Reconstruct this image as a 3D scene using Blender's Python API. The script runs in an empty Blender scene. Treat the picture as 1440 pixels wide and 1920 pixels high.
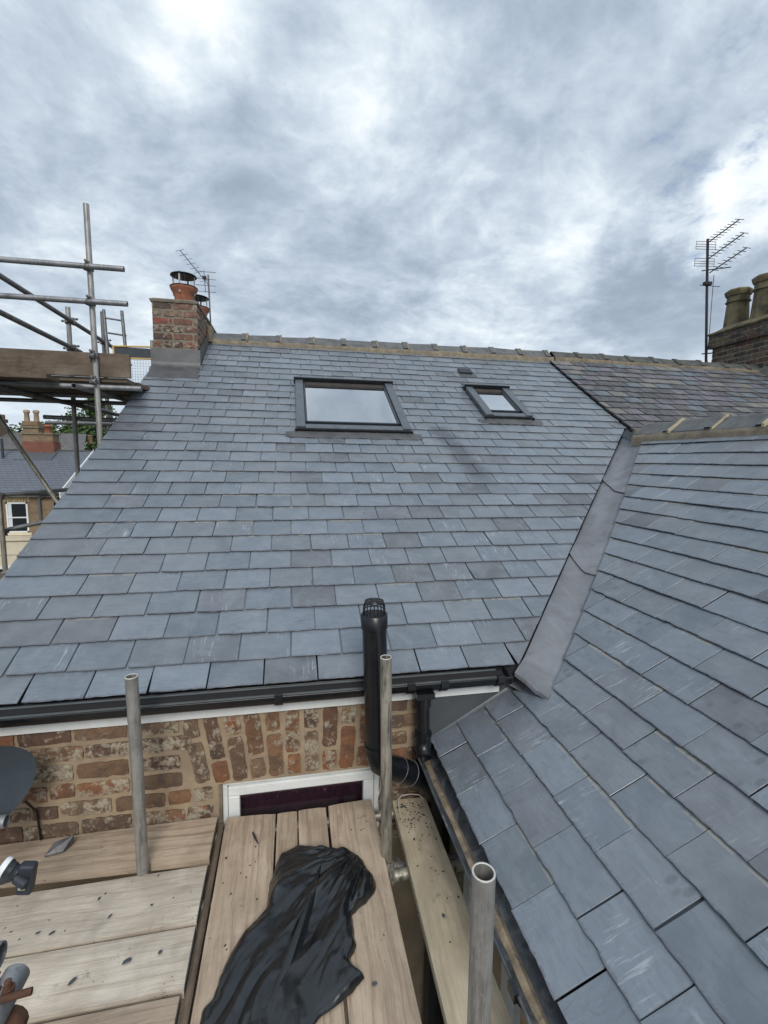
import bpy, math, random
from math import sin, cos, pi, radians
from mathutils import Vector, Matrix, noise
random.seed(7)
scene = bpy.context.scene
COL = scene.collection

# ------------------------------------------------------------------ camera
cam_d = bpy.data.cameras.new("camera"); cam = bpy.data.objects.new("camera", cam_d); COL.objects.link(cam)
cam_d.sensor_fit = 'HORIZONTAL'; cam_d.sensor_width = 36; cam_d.lens = 36*870.8/1440
cam_d.clip_start = 0.02; cam_d.clip_end = 3000
CR = Vector((0.98133, -0.19194, 0.01246)); CDn = Vector((-0.00946, -0.11284, -0.99357)); CF = Vector((0.19211, 0.9749, -0.11255))
CP = Vector((1.1633, -2.1351, 1.0899))
cam.matrix_world = Matrix(((CR.x, -CDn.x, -CF.x, CP.x), (CR.y, -CDn.y, -CF.y, CP.y), (CR.z, -CDn.z, -CF.z, CP.z), (0, 0, 0, 1)))
scene.camera = cam
def in_view(P, m=0.0):
    """size/visibility test used only to choose which slates become single objects"""
    v = P - CP; z = v.dot(CF)
    if z < .05: return None
    x = v.dot(CR)/z*870.8+720; y = v.dot(CDn)/z*870.8+960
    if -m < x < 1440+m and -m < y < 1920+m: return z
    return None

# ------------------------------------------------------------------ render / colour
scene.render.engine = 'CYCLES'
scene.view_settings.view_transform = 'Standard'; scene.view_settings.look = 'None'
scene.view_settings.gamma = 1; scene.view_settings.use_curve_mapping = False
scene.view_settings.exposure = 0.42
scene.cycles.max_bounces = 7; scene.cycles.transparent_max_bounces = 8

# ------------------------------------------------------------------ node helper
class NT:
    def __init__(s, tree): s.t = tree; s.n = tree.nodes; s.l = tree.links
    def new(s, typ, **kw):
        nd = s.n.new(typ)
        for k, v in kw.items(): setattr(nd, k, v)
        return nd
    def put(s, sock, v):
        if isinstance(v, bpy.types.NodeSocket): s.l.new(v, sock)
        elif v is not None:
            if isinstance(v, (int, float)) and hasattr(sock.default_value, '__len__'):
                sock.default_value = (v,)*len(sock.default_value) if len(sock.default_value) == 3 else (v, v, v, 1)
            elif isinstance(v, (tuple, list)) and hasattr(sock.default_value, '__len__') and len(sock.default_value) == 4 and len(v) == 3: sock.default_value = (*v, 1)
            else: sock.default_value = v
    def math(s, op, a, b=None, c=None, clamp=False):
        nd = s.new('ShaderNodeMath', operation=op, use_clamp=clamp)
        s.put(nd.inputs[0], a)
        if b is not None: s.put(nd.inputs[1], b)
        if c is not None: s.put(nd.inputs[2], c)
        return nd.outputs[0]
    def vmath(s, op, a, b=None, scale=None):
        nd = s.new('ShaderNodeVectorMath', operation=op); s.put(nd.inputs[0], a)
        if b is not None: s.put(nd.inputs[1], b)
        if scale is not None: s.put(nd.inputs['Scale'], scale)
        return nd.outputs['Value'] if op in ('DOT_PRODUCT', 'LENGTH', 'DISTANCE') else nd.outputs[0]
    def noise(s, vec, scale, detail=4, rough=.55, dist=0.0, col=False):
        nd = s.new('ShaderNodeTexNoise'); s.put(nd.inputs['Vector'], vec)
        nd.inputs['Scale'].default_value = scale; nd.inputs['Detail'].default_value = detail
        nd.inputs['Roughness'].default_value = rough; nd.inputs['Distortion'].default_value = dist
        return nd.outputs['Color'] if col else nd.outputs['Fac']
    def ramp(s, fac, stops, interp='LINEAR'):
        nd = s.new('ShaderNodeValToRGB'); s.put(nd.inputs[0], fac); cr = nd.color_ramp; cr.interpolation = interp
        while len(cr.elements) < len(stops): cr.elements.new(.5)
        for e, (p, c) in zip(cr.elements, stops):
            e.position = p; e.color = (c, c, c, 1) if isinstance(c, (int, float)) else (*c, 1)
        return nd.outputs[0]
    def mix(s, fac, a, b, mode='MIX'):
        nd = s.new('ShaderNodeMix', data_type='RGBA', blend_type=mode); s.put(nd.inputs[0], fac); s.put(nd.inputs[6], a); s.put(nd.inputs[7], b)
        return nd.outputs[2]
    def sstep(s, x, a, b, lo=0.0, hi=1.0):
        nd = s.new('ShaderNodeMapRange', interpolation_type='SMOOTHSTEP'); s.put(nd.inputs[0], x)
        nd.inputs[1].default_value = a; nd.inputs[2].default_value = b; nd.inputs[3].default_value = lo; nd.inputs[4].default_value = hi
        return nd.outputs[0]
    def bump(s, h, strength, dist=.01):
        nd = s.new('ShaderNodeBump'); nd.inputs['Strength'].default_value = strength; nd.inputs['Distance'].default_value = dist
        s.put(nd.inputs['Height'], h); return nd.outputs[0]
    def coords(s, kind='Object'):
        return s.new('ShaderNodeTexCoord').outputs[kind]
    def mapping(s, vec, scale=(1, 1, 1), loc=(0, 0, 0), rot=(0, 0, 0)):
        nd = s.new('ShaderNodeMapping'); s.put(nd.inputs[0], vec); nd.inputs[3].default_value = scale; nd.inputs[1].default_value = loc; nd.inputs[2].default_value = rot
        return nd.outputs[0]
    def rnd(s): return s.new('ShaderNodeObjectInfo').outputs['Random']

def material(name):
    m = bpy.data.materials.new(name); m.use_nodes = True; t = NT(m.node_tree); t.n.clear()
    out = t.new('ShaderNodeOutputMaterial'); b = t.new('ShaderNodeBsdfPrincipled'); t.l.new(b.outputs[0], out.inputs[0])
    return m, t, b
def fin(t, b, col, rough=.6, normal=None, metal=0.0, spec=None):
    t.put(b.inputs['Base Color'], col); t.put(b.inputs['Roughness'], rough); t.put(b.inputs['Metallic'], metal)
    if spec is not None: t.put(b.inputs['Specular IOR Level'], spec)
    if normal is not None: t.l.new(normal, b.inputs['Normal'])

# ------------------------------------------------------------------ world
world = bpy.data.worlds.new("World"); scene.world = world; world.use_nodes = True
w = NT(world.node_tree); w.n.clear()
wo = w.new('ShaderNodeOutputWorld'); bg = w.new('ShaderNodeBackground'); w.l.new(bg.outputs[0], wo.inputs[0])
SUN_EL, SUN_AZ = radians(37), radians(180)      # azimuth clockwise from +Y
sky = w.new('ShaderNodeTexSky', sky_type='NISHITA'); sky.sun_disc = False; sky.sun_elevation = SUN_EL; sky.sun_rotation = SUN_AZ
d = w.vmath('NORMALIZE', w.coords('Generated'))
sep = w.new('ShaderNodeSeparateXYZ'); w.put(sep.inputs[0], d)
zc = w.math('ADD', w.math('MAXIMUM', sep.outputs[2], 0.0), .26)
cmb = w.new('ShaderNodeCombineXYZ'); w.put(cmb.inputs[0], w.math('DIVIDE', sep.outputs[0], zc)); w.put(cmb.inputs[1], w.math('DIVIDE', sep.outputs[1], zc))
P2 = w.vmath('ADD', cmb.outputs[0], (3.1, 1.7, 0))
warp = w.vmath('SUBTRACT', w.noise(P2, 1.3, 3, .5, col=True), (.5, .5, .5))
P3 = w.vmath('ADD', P2, w.vmath('SCALE', warp, scale=.30))
big = w.noise(P3, 1.25, 3, .5)
mid = w.noise(P3, 3.6, 7, .56)
fine = w.noise(P3, 9.5, 8, .62)
bil = w.math('SUBTRACT', 1.0, w.math('MULTIPLY', w.math('ABSOLUTE', w.math('SUBTRACT', w.noise(P3, 5.2, 6, .58), .5)), 3.4))
bil2 = w.math('SUBTRACT', 1.0, w.math('MULTIPLY', w.math('ABSOLUTE', w.math('SUBTRACT', w.noise(w.vmath('ADD', P3, (4, 2, 0)), 12.0, 6, .6), .5)), 3.0))
val = w.math('ADD', w.math('MULTIPLY', big, .34), w.math('ADD', w.math('MULTIPLY', mid, .40), w.math('ADD', w.math('MULTIPLY', fine, .22), w.math('ADD', w.math('MULTIPLY', w.math('SUBTRACT', bil, .62), .10), w.math('MULTIPLY', w.math('SUBTRACT', bil2, .62), .05)))))
dw = w.vmath('NORMALIZE', w.vmath('ADD', d, w.vmath('SCALE', w.vmath('SUBTRACT', w.noise(d, 5.5, 6, .6, col=True), (.5, .5, .5)), scale=.22)))
def blob(v, r0, r1, amp):
    c = w.vmath('DOT_PRODUCT', dw, tuple(Vector(v).normalized()))
    return w.sstep(c, cos(radians(r1)), cos(radians(r0)), 0.0, amp)
terms = [blob((-.13, .788, .602), 1, 7, .10), blob((.218, .741, .635), 3, 12, .05), blob((.16, .83, .53), 2, 11, .07),
         blob((.62, .70, .30), 3, 10, -.13), blob((.68, .63, .385), 1.5, 5.5, .20), blob((.585, .725, .375), 1, 4, .14), blob((.64, .68, .37), 1, 4.5, .14), blob((.50, .76, .40), 2, 9, .05),
         blob((.33, .66, .67), 3, 14, -.07), blob((.04, .91, .40), 4, 15, -.05), blob((-.2, .858, .472), 3, 12, -.03), blob((.35, .91, .2), 3, 12, .05)]
val0 = val
for tm in terms: val = w.math('ADD', val, tm)
cloud = w.ramp(w.sstep(val, .29, .77), [(0, (.25, .31, .385)), (.25, (.34, .405, .49)), (.5, (.44, .51, .59)), (.75, (.58, .645, .70)), (1, (.80, .835, .86))])
gap = w.sstep(w.math('ADD', w.math('ADD', val0, w.math('MULTIPLY', w.noise(P3, 9, 4, .6), .10)), blob((.68, .56, .50), 4, 15, -.085)), .34, .45)
blue = w.mix(1.0, w.vmath('SCALE', sky.outputs[0], scale=.085), (.5, .5, .62), 'ADD') if False else w.mix(.5, w.vmath('SCALE', sky.outputs[0], scale=.10), (.26, .36, .56))
skyc = w.mix(gap, blue, cloud)
# paler band low down in the air
hz = w.sstep(sep.outputs[2], .02, .30)
skyc = w.mix(hz, w.mix(.55, skyc, (.60, .68, .74)), skyc)
w.put(bg.inputs['Color'], skyc); bg.inputs['Strength'].default_value = 1.0
sun_d = bpy.data.lights.new("sun", 'SUN'); sun_d.energy = 1.5; sun_d.angle = radians(22); sun_d.color = (1, .965, .91)
sun = bpy.data.objects.new("sun", sun_d); COL.objects.link(sun)
sd = Vector((sin(SUN_AZ)*cos(SUN_EL), cos(SUN_AZ)*cos(SUN_EL), sin(SUN_EL)))
sun.rotation_euler = sd.to_track_quat('Z', 'Y').to_euler()

# ------------------------------------------------------------------ object helpers
def empty(name, loc=(0, 0, 0), label=None, cat=None, group=None):
    o = bpy.data.objects.new(name, None); COL.objects.link(o); o.location = loc
    o.empty_display_size = .1
    tag(o, label, cat, group); return o
def tag(o, label=None, cat=None, group=None, kind=None):
    if label: o['label'] = label
    if cat: o['category'] = cat
    if group: o['group'] = group
    if kind: o['kind'] = kind
    return o
class MB:
    def __init__(s): s.v = []; s.f = []; s.sm = []; s.rn = []; s.cur = 0.0; s.mi = []
    def add(s, vs, fs, smooth=False):
        b = len(s.v); s.v += [tuple(x) for x in vs]; s.f += [tuple(b+i for i in f) for f in fs]; s.sm += [smooth]*len(fs)
        s.rn += [s.cur]*len(vs); return s
    def box(s, c, size, M=None):
        hx, hy, hz_ = size[0]/2, size[1]/2, size[2]/2
        vs = [Vector((x, y, z)) for z in (-hz_, hz_) for y in (-hy, hy) for x in (-hx, hx)]
        if M is not None: vs = [M @ v for v in vs]
        vs = [v+Vector(c) for v in vs]
        return s.add(vs, [(0, 2, 3, 1), (4, 5, 7, 6), (0, 1, 5, 4), (2, 6, 7, 3), (0, 4, 6, 2), (1, 3, 7, 5)])
    def bb(s, x0, x1, y0, y1, z0, z1): return s.box(((x0+x1)/2, (y0+y1)/2, (z0+z1)/2), (abs(x1-x0), abs(y1-y0), abs(z1-z0)))
    def hexa(s, p):   # 8 points: bottom 4 ccw, top 4 ccw
        return s.add(p, [(3, 2, 1, 0), (4, 5, 6, 7), (0, 1, 5, 4), (1, 2, 6, 5), (2, 3, 7, 6), (3, 0, 4, 7)])
    def tube(s, pts, r, n=14, caps=True, hollow=0.0, smooth=True):
        pts = [Vector(p) for p in pts]; rs = r if isinstance(r, (list, tuple)) else [r]*len(pts)
        rings = []; up = None
        for i, p in enumerate(pts):
            dd = (pts[min(i+1, len(pts)-1)]-pts[max(i-1, 0)]).normalized()
            if up is None: up = dd.orthogonal().normalized()
            else: up = (up-dd*up.dot(dd)).normalized()
            sd_ = dd.cross(up)
            rings.append([p+(up*cos(2*pi*k/n)+sd_*sin(2*pi*k/n))*rs[i] for k in range(n)])
        b = [q for rg in rings for q in rg]
        fs = [(i*n+k, i*n+(k+1) % n, (i+1)*n+(k+1) % n, (i+1)*n+k) for i in range(len(pts)-1) for k in range(n)]
        s.add(b, fs, smooth)
        if hollow:
            for e, q in ((0, 1), (len(pts)-1, -1)):
                c = pts[e]; dd = (pts[e+q]-pts[e]).normalized()*min(.12, (pts[e+q]-pts[e]).length*.45)
                o_ = rings[e]; i_ = [c+(x-c)*hollow for x in o_]; d_ = [x+dd for x in i_]
                s.add(o_+i_+d_+[c+dd], [(k, (k+1) % n, n+(k+1) % n, n+k) for k in range(n)])
                s.add(i_+d_+[c+dd], [(k, (k+1) % n, n+(k+1) % n, n+k) for k in range(n)]+[(n+k, n+(k+1) % n, 2*n) for k in range(n)], False)
        elif caps:
            s.add(rings[0], [tuple(range(n))]); s.add(rings[-1], [tuple(range(n-1, -1, -1))])
        return s
    def lathe(s, prof, c, n=24, smooth=True):   # prof: (r, z)
        c = Vector(c); vs = [c+Vector((r*cos(2*pi*k/n), r*sin(2*pi*k/n), z)) for r, z in prof for k in range(n)]
        return s.add(vs, [(i*n+k, i*n+(k+1) % n, (i+1)*n+(k+1) % n, (i+1)*n+k) for i in range(len(prof)-1) for k in range(n)], smooth)
    def grid(s, rows, smooth=False):
        nr, nc = len(rows), len(rows[0])
        return s.add([p for r in rows for p in r], [(i*nc+j, i*nc+j+1, (i+1)*nc+j+1, (i+1)*nc+j) for i in range(nr-1) for j in range(nc-1)], smooth)
    def mesh(s, name, m):
        me = bpy.data.meshes.new(name); me.from_pydata(s.v, [], s.f); me.polygons.foreach_set('use_smooth', s.sm)
        if any(s.rn):
            a = me.attributes.new('rnd', 'FLOAT', 'POINT'); a.data.foreach_set('value', s.rn)
        me.materials.append(m)
        if s.mi: me.materials.append(M_split); me.polygons.foreach_set('material_index', s.mi)
        me.update(); return me
    def build(s, name, m, parent=None, **kw):
        o = bpy.data.objects.new(name, s.mesh(name, m)); COL.objects.link(o)
        if parent is not None: o.parent = parent
        tag(o, **kw); return o
def bevel(o, wd=.004, seg=2, ang=35):
    md = o.modifiers.new('bevel', 'BEVEL'); md.width = wd; md.segments = seg; md.limit_method = 'ANGLE'; md.angle_limit = radians(ang); return o

# ------------------------------------------------------------------ materials
def slate_mat(name, old=False, G_STRIP=.158):
    m, t, b = material(name)
    oc = t.coords('Object'); geo = t.new('ShaderNodeNewGeometry').outputs['Position']
    att = t.new('ShaderNodeAttribute', attribute_name='rnd').outputs['Fac']
    r = t.math('FRACT', t.math('ADD', t.rnd(), att))
    r2 = t.math('FRACT', t.math('MULTIPLY', r, 17.31)); r3 = t.math('FRACT', t.math('MULTIPLY', r, 91.7)); r4 = t.math('FRACT', t.math('MULTIPLY', r, 53.9))
    off = t.new('ShaderNodeCombineXYZ'); t.put(off.inputs[0], t.math('MULTIPLY', r, 37)); t.put(off.inputs[1], t.math('MULTIPLY', r2, 23))
    v = t.vmath('ADD', oc, off.outputs[0])
    if old:
        base = t.ramp(r, [(0, (.060, .056, .056)), (.18, (.095, .085, .078)), (.34, (.125, .110, .118)), (.46, (.105, .128, .142)), (.56, (.15, .14, .118)), (.66, (.070, .065, .068)), (.78, (.118, .105, .124)), (.92, (.18, .165, .135)), (1, (.085, .090, .095))], 'CONSTANT')
    else:
        base = t.ramp(r, [(0, (.116, .142, .166)), (.2, (.148, .176, .208)), (.36, (.124, .149, .172)), (.5, (.142, .154, .172)), (.64, (.176, .206, .240)), (.80, (.140, .165, .188)), (.90, (.122, .131, .143)), (.96, (.096, .102, .112)), (1, (.076, .084, .094))])
    cloudn = t.noise(v, 7, 6, .6, .4)
    col = t.mix(t.math('MULTIPLY', t.sstep(cloudn, .35, .7), .55), base, t.mix(.5, base, (.30, .335, .375)))
    # riven grain running across the slate
    gr = t.noise(t.mapping(v, (11, 38, 30), rot=(0, 0, .25)), 1.0, 6, .68, 1.1)
    col = t.mix(t.math('MULTIPLY', t.sstep(gr, .44, .70), .30), col, (.075, .085, .098))
    # pale rubbed streaks and scuffs, on some slates only
    st = t.noise(t.mapping(v, (95, 9, 20), rot=(0, 0, .35)), 1.0, 4, .6, .8)
    pick = t.math('ADD', .12, t.math('MULTIPLY', t.sstep(r2, .45, .9), .8))
    scm = t.math('MULTIPLY', t.math('MULTIPLY', t.sstep(st, .54, .70), t.sstep(t.noise(v, 4.5, 2, .5), .46, .60)), pick)
    col = t.mix(t.math('MULTIPLY', scm, .9), col, (.42, .46, .49))
    st2 = t.noise(t.mapping(v, (16, 120, 20), rot=(0, 0, -.9)), 1.0, 3, .7, 1.5)
    col = t.mix(t.math('MULTIPLY', t.math('MULTIPLY', t.sstep(st2, .62, .72), t.sstep(t.noise(v, 6, 2), .45, .62)), .55), col, (.42, .46, .50))
    # footprints / damp spots
    sp = t.new('ShaderNodeTexVoronoi'); t.put(sp.inputs['Vector'], t.mapping(v, (22, 12, 10))); sp.inputs['Scale'].default_value = 1.0
    dmp = t.math('MULTIPLY', t.math('MULTIPLY', t.math('SUBTRACT', 1.0, t.sstep(sp.outputs['Distance'], .18, .34)), t.sstep(r4, .84, .9)), t.sstep(t.noise(v, 5, 1), .48, .56))
    col = t.mix(t.math('MULTIPLY', dmp, .45), col, (.05, .055, .062))
    so = t.new('ShaderNodeSeparateXYZ'); t.put(so.inputs[0], oc)
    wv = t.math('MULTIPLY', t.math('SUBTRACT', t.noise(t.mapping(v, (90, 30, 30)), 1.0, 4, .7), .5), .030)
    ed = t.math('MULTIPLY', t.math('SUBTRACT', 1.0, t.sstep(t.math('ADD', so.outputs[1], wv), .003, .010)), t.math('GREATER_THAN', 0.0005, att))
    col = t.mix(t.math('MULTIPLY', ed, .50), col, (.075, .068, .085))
    if not old:
        dz = t.math('MULTIPLY', t.math('MULTIPLY', t.sstep(t.math('ADD', so.outputs[1], t.math('MULTIPLY', wv, .25)), G_STRIP, G_STRIP+.003), t.math('GREATER_THAN', r3, .70 if G_STRIP < .155 else .88)), t.math('GREATER_THAN', 0.0005, att))
        dz = t.math('MULTIPLY', dz, t.sstep(t.noise(t.mapping(v, (9, 4, 4)), 1.0, 3, .6), .40, .52))
        col = t.mix(t.math('MULTIPLY', dz, .55), col, (.38, .35, .29))
        # dark run of damp soot below the small skylight
        sx = t.new('ShaderNodeSeparateXYZ'); t.put(sx.inputs[0], geo)
        sv = t.math('MULTIPLY', sx.outputs[1], 1/cos(.5128))
        line = t.math('SUBTRACT', t.math('ADD', sx.outputs[0], t.math('MULTIPLY', t.math('SUBTRACT', sv, 3.0), .13)), 2.68)
        line = t.math('ADD', line, t.math('MULTIPLY', t.math('SUBTRACT', t.noise(geo, 7, 4, .6), .5), .22))
        run = t.math('MULTIPLY', t.math('SUBTRACT', 1.0, t.sstep(t.math('ABSOLUTE', line), .03, .17)), t.math('MULTIPLY', t.sstep(sv, 1.7, 2.15), t.math('SUBTRACT', 1.0, t.sstep(sv, 3.0, 3.12))))
        col = t.mix(t.math('MULTIPLY', run, .72), col, (.05, .053, .06))
        # broad greyer, chalky area left of the middle
        ch = t.math('MULTIPLY', t.sstep(t.noise(geo, 1.6, 3, .6), .5, .68), .30)
        col = t.mix(ch, col, (.205, .22, .24))
        ch2 = t.math('MULTIPLY', t.sstep(t.noise(t.vmath('ADD', geo, (9, 3, 1)), 1.1, 2, .6), .55, .72), .14)
        col = t.mix(ch2, col, (.135, .14, .152))
    else:
        lich = t.noise(geo, 26, 5, .65)
        col = t.mix(t.math('MULTIPLY', t.sstep(lich, .60, .74), .5), col, (.20, .19, .145))
        col = t.mix(t.math('MULTIPLY', t.sstep(t.noise(geo, 3, 4, .6), .45, .75), .45), col, (.045, .042, .04))
    h = t.math('ADD', t.math('MULTIPLY', gr, .6), t.math('ADD', t.math('MULTIPLY', cloudn, .9), t.math('MULTIPLY', t.noise(v, 120, 3, .6), .12)))
    fin(t, b, col, t.math('ADD', .27, t.math('MULTIPLY', cloudn, .26)) if not old else .62, t.bump(h, .5, .006), spec=1.0 if not old else .5)
    return m
M_slate = slate_mat("new_slate"); M_slatew = slate_mat("new_slate_wing", G_STRIP=.150); M_old = slate_mat("weathered_slate", True)

def simple(name, col, rough=.5, metal=0.0, var=.0, nscale=8, bumpk=0.0, bscale=60, spec=None, dirt=None, dirtk=.4, dscale=5):
    m, t, b = material(name); v = t.coords('Object'); c = col
    if var: c = t.mix(t.sstep(t.noise(v, nscale, 5, .6), .3, .7), tuple(x*(1-var) for x in col), tuple(min(1, x*(1+var)) for x in col))
    if dirt: c = t.mix(t.math('MULTIPLY', t.sstep(t.noise(v, dscale, 6, .65, .5), .45, .7), dirtk), c, dirt)
    nm = t.bump(t.noise(v, bscale, 5, .6), bumpk, .004) if bumpk else None
    rg = rough if not var else t.math('ADD', rough-.06, t.math('MULTIPLY', t.noise(v, nscale*2, 3), .14))
    fin(t, b, c, rg, nm, metal, spec); return m
M_split = simple("split_slate_edge", (.055, .050, .060), .85, var=.4, nscale=60)
M_deck = simple("roof_underlay", (.02, .02, .022), .9)
M_mortar = simple("lime_mortar", (.33, .245, .16), .95, var=.16, nscale=9, bumpk=.6, bscale=90, dirt=(.24, .19, .14), dirtk=.5)
M_ridgemortar = simple("ridge_mortar", (.225, .188, .135), .95, var=.22, nscale=14, bumpk=.7, bscale=70, dirt=(.16, .13, .10), dirtk=.5, dscale=9)
M_ridge = simple("ridge_clay", (.115, .118, .12), .75, var=.25, nscale=10, bumpk=.4, bscale=80, dirt=(.2, .2, .18), dirtk=.35, dscale=16)
M_ridgeold = simple("old_ridge_clay", (.075, .075, .072), .85, var=.3, nscale=10, bumpk=.5, bscale=80, dirt=(.17, .17, .12), dirtk=.4, dscale=12)
M_blackpvc = simple("black_plastic", (.006, .007, .009), .32, var=.3, nscale=14, dirt=(.06, .065, .07), dirtk=.12, dscale=18)
M_anth = simple("anthracite_metal", (.045, .055, .066), .36, metal=.25, var=.12, nscale=20)
M_anthl = simple("grey_cladding", (.11, .125, .14), .4, metal=.2, var=.12, nscale=12, dirt=(.2, .21, .22), dirtk=.25, dscale=20)
M_white = simple("white_upvc", (.74, .75, .73), .35, var=.05, nscale=6, dirt=(.45, .44, .40), dirtk=.25, dscale=9)
M_cream = simple("cream_paint", (.62, .54, .40), .7, var=.06, nscale=1.5, dirt=(.42, .37, .28), dirtk=.3, dscale=2)
M_terra = simple("terracotta", (.27, .095, .048), .75, var=.25, nscale=14, bumpk=.3, dirt=(.16, .09, .06), dirtk=.45, dscale=12)
M_buffpot = simple("buff_clay", (.165, .135, .075), .85, var=.3, nscale=9, bumpk=.5, bscale=40, dirt=(.03, .028, .025), dirtk=.85, dscale=3)
M_rust = simple("rusty_steel", (.115, .055, .032), .85, metal=.2, var=.45, nscale=30, bumpk=.6, bscale=120, dirt=(.08, .05, .035), dirtk=.5, dscale=30)
M_dark = simple("dark_void", (.012, .011, .010), .95)
M_aer = simple("aerial_metal", (.15, .14, .15), .5, metal=.5, var=.2)
M_aerdark = simple("rusted_mast", (.045, .035, .038), .7, metal=.3, var=.3, nscale=20)
M_dish = simple("dish_grey", (.040, .054, .066), .55, var=.08, nscale=12, bumpk=.15, bscale=200)
M_lnb = simple("lnb_plastic", (.028, .034, .044), .5, var=.12, nscale=20)
M_cap = simple("white_cap", (.85, .86, .87), .35)
M_yellow = simple("yellow_frame", (.62, .40, .12), .5, var=.15)
M_cable = simple("pale_cable", (.55, .52, .47), .6)
M_render = M_cream
M_ground = simple("yard_ground", (.10, .10, .09), .95, var=.3, nscale=.3, bumpk=.2, dirt=(.06, .08, .035), dirtk=.7, dscale=.05)
M_gutbed = None

def lead_mat():
    m, t, b = material("lead_sheet"); v = t.coords('Object')
    n1 = t.noise(v, 3.2, 6, .62, .9); n2 = t.noise(v, 13, 6, .65, 1.2)
    c = t.ramp(n1, [(.28, (.145, .148, .156)), (.48, (.205, .210, .222)), (.7, (.265, .275, .29))])
    c = t.mix(t.math('MULTIPLY', t.sstep(n2, .52, .74), .35), c, (.30, .305, .33))
    c = t.mix(t.math('MULTIPLY', t.sstep(t.noise(v, 7, 5, .7, .6), .56, .72), .45), c, (.10, .082, .084))
    fin(t, b, c, t.math('ADD', .38, t.math('MULTIPLY', n2, .25)), t.bump(t.math('ADD', t.noise(v, 5, 3), t.math('MULTIPLY', n2, .3)), .55, .02), .35)
    return m
M_lead = lead_mat()
M_leadd = simple("dark_lead", (.105, .105, .108), .5, metal=.3, var=.22, nscale=7, bumpk=.3, bscale=14, dirt=(.17, .16, .15), dirtk=.35)

def brick_mat(name, mode):
    m, t, b = material(name); v0 = t.coords('Object'); r = t.rnd()
    att = t.new('ShaderNodeAttribute', attribute_name='rnd').outputs['Fac']; r = t.math('FRACT', t.math('ADD', r, att))
    r2 = t.math('FRACT', t.math('MULTIPLY', r, 31.7)); r3 = t.math('FRACT', t.math('MULTIPLY', r, 77.3))
    off = t.new('ShaderNodeCombineXYZ'); t.put(off.inputs[0], t.math('MULTIPLY', r, 31)); t.put(off.inputs[1], t.math('MULTIPLY', r2, 19)); v = t.vmath('ADD', v0, off.outputs[0])
    if mode == 'old': st = [(0, (.17, .09, .048)), (.14, (.25, .088, .038)), (.28, (.125, .066, .045)), (.42, (.19, .125, .078)), (.56, (.26, .115, .05)), (.70, (.155, .10, .062)), (.84, (.10, .05, .036)), (1, (.20, .125, .072))]
    elif mode == 'stack': st = [(0, (.20, .10, .07)), (.16, (.25, .085, .06)), (.32, (.10, .065, .055)), (.5, (.27, .19, .14)), (.66, (.20, .16, .11)), (.82, (.22, .12, .09)), (1, (.12, .10, .08))]
    else: st = [(0, (.060, .045, .035)), (.2, (.10, .058, .040)), (.4, (.045, .042, .040)), (.6, (.13, .095, .055)), (.8, (.08, .04, .032)), (1, (.11, .09, .06))]
    c = t.ramp(r, st, 'CONSTANT' if mode != 'old' else 'LINEAR')
    n = t.noise(v, 22, 6, .7, .3); n2 = t.noise(v, 60, 5, .7, .5); n3 = t.noise(v, 14, 5, .65, .5)
    c = t.mix(t.math('MULTIPLY', t.sstep(n3, .42, .66), .62), c, (.060, .045, .036))
    k = {'old': .82, 'stack': .85, 'dark': .22}[mode]
    pale = t.math('MULTIPLY', t.sstep(t.math('ADD', n, t.math('MULTIPLY', t.math('SUBTRACT', r2, .5), .20)), .50, .62), k)
    c = t.mix(pale, c, t.mix(t.sstep(n2, .4, .6), (.27, .22, .155), (.46, .41, .31)))
    c = t.mix(t.math('MULTIPLY', t.sstep(n2, .58, .70), .55), c, (.042, .032, .028))
    c = t.mix(t.math('MULTIPLY', t.sstep(t.noise(v, 9, 4, .6), .6, .7), t.math('MULTIPLY', t.sstep(r3, .6, .8), .8)), c, (.34, .115, .045))
    h = t.math('ADD', t.math('MULTIPLY', n, .8), t.math('ADD', t.math('MULTIPLY', n2, .5), t.math('MULTIPLY', n3, .6)))
    fin(t, b, c, .92, t.bump(h, .9, .010)); return m
M_brick = brick_mat("handmade_brick", 'old'); M_brickst = brick_mat("stack_brick", 'stack'); M_brickdk = brick_mat("sooty_brick", 'dark')
M_stackmort = simple("grey_mortar", (.22, .19, .145), .95, var=.2, nscale=20, bumpk=.6, bscale=90, dirt=(.12, .11, .09), dirtk=.5)
M_pale_mort = simple("pale_old_mortar", (.20, .165, .115), .95, var=.25, nscale=12, bumpk=.5, dirt=(.07, .06, .05), dirtk=.6)

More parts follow.
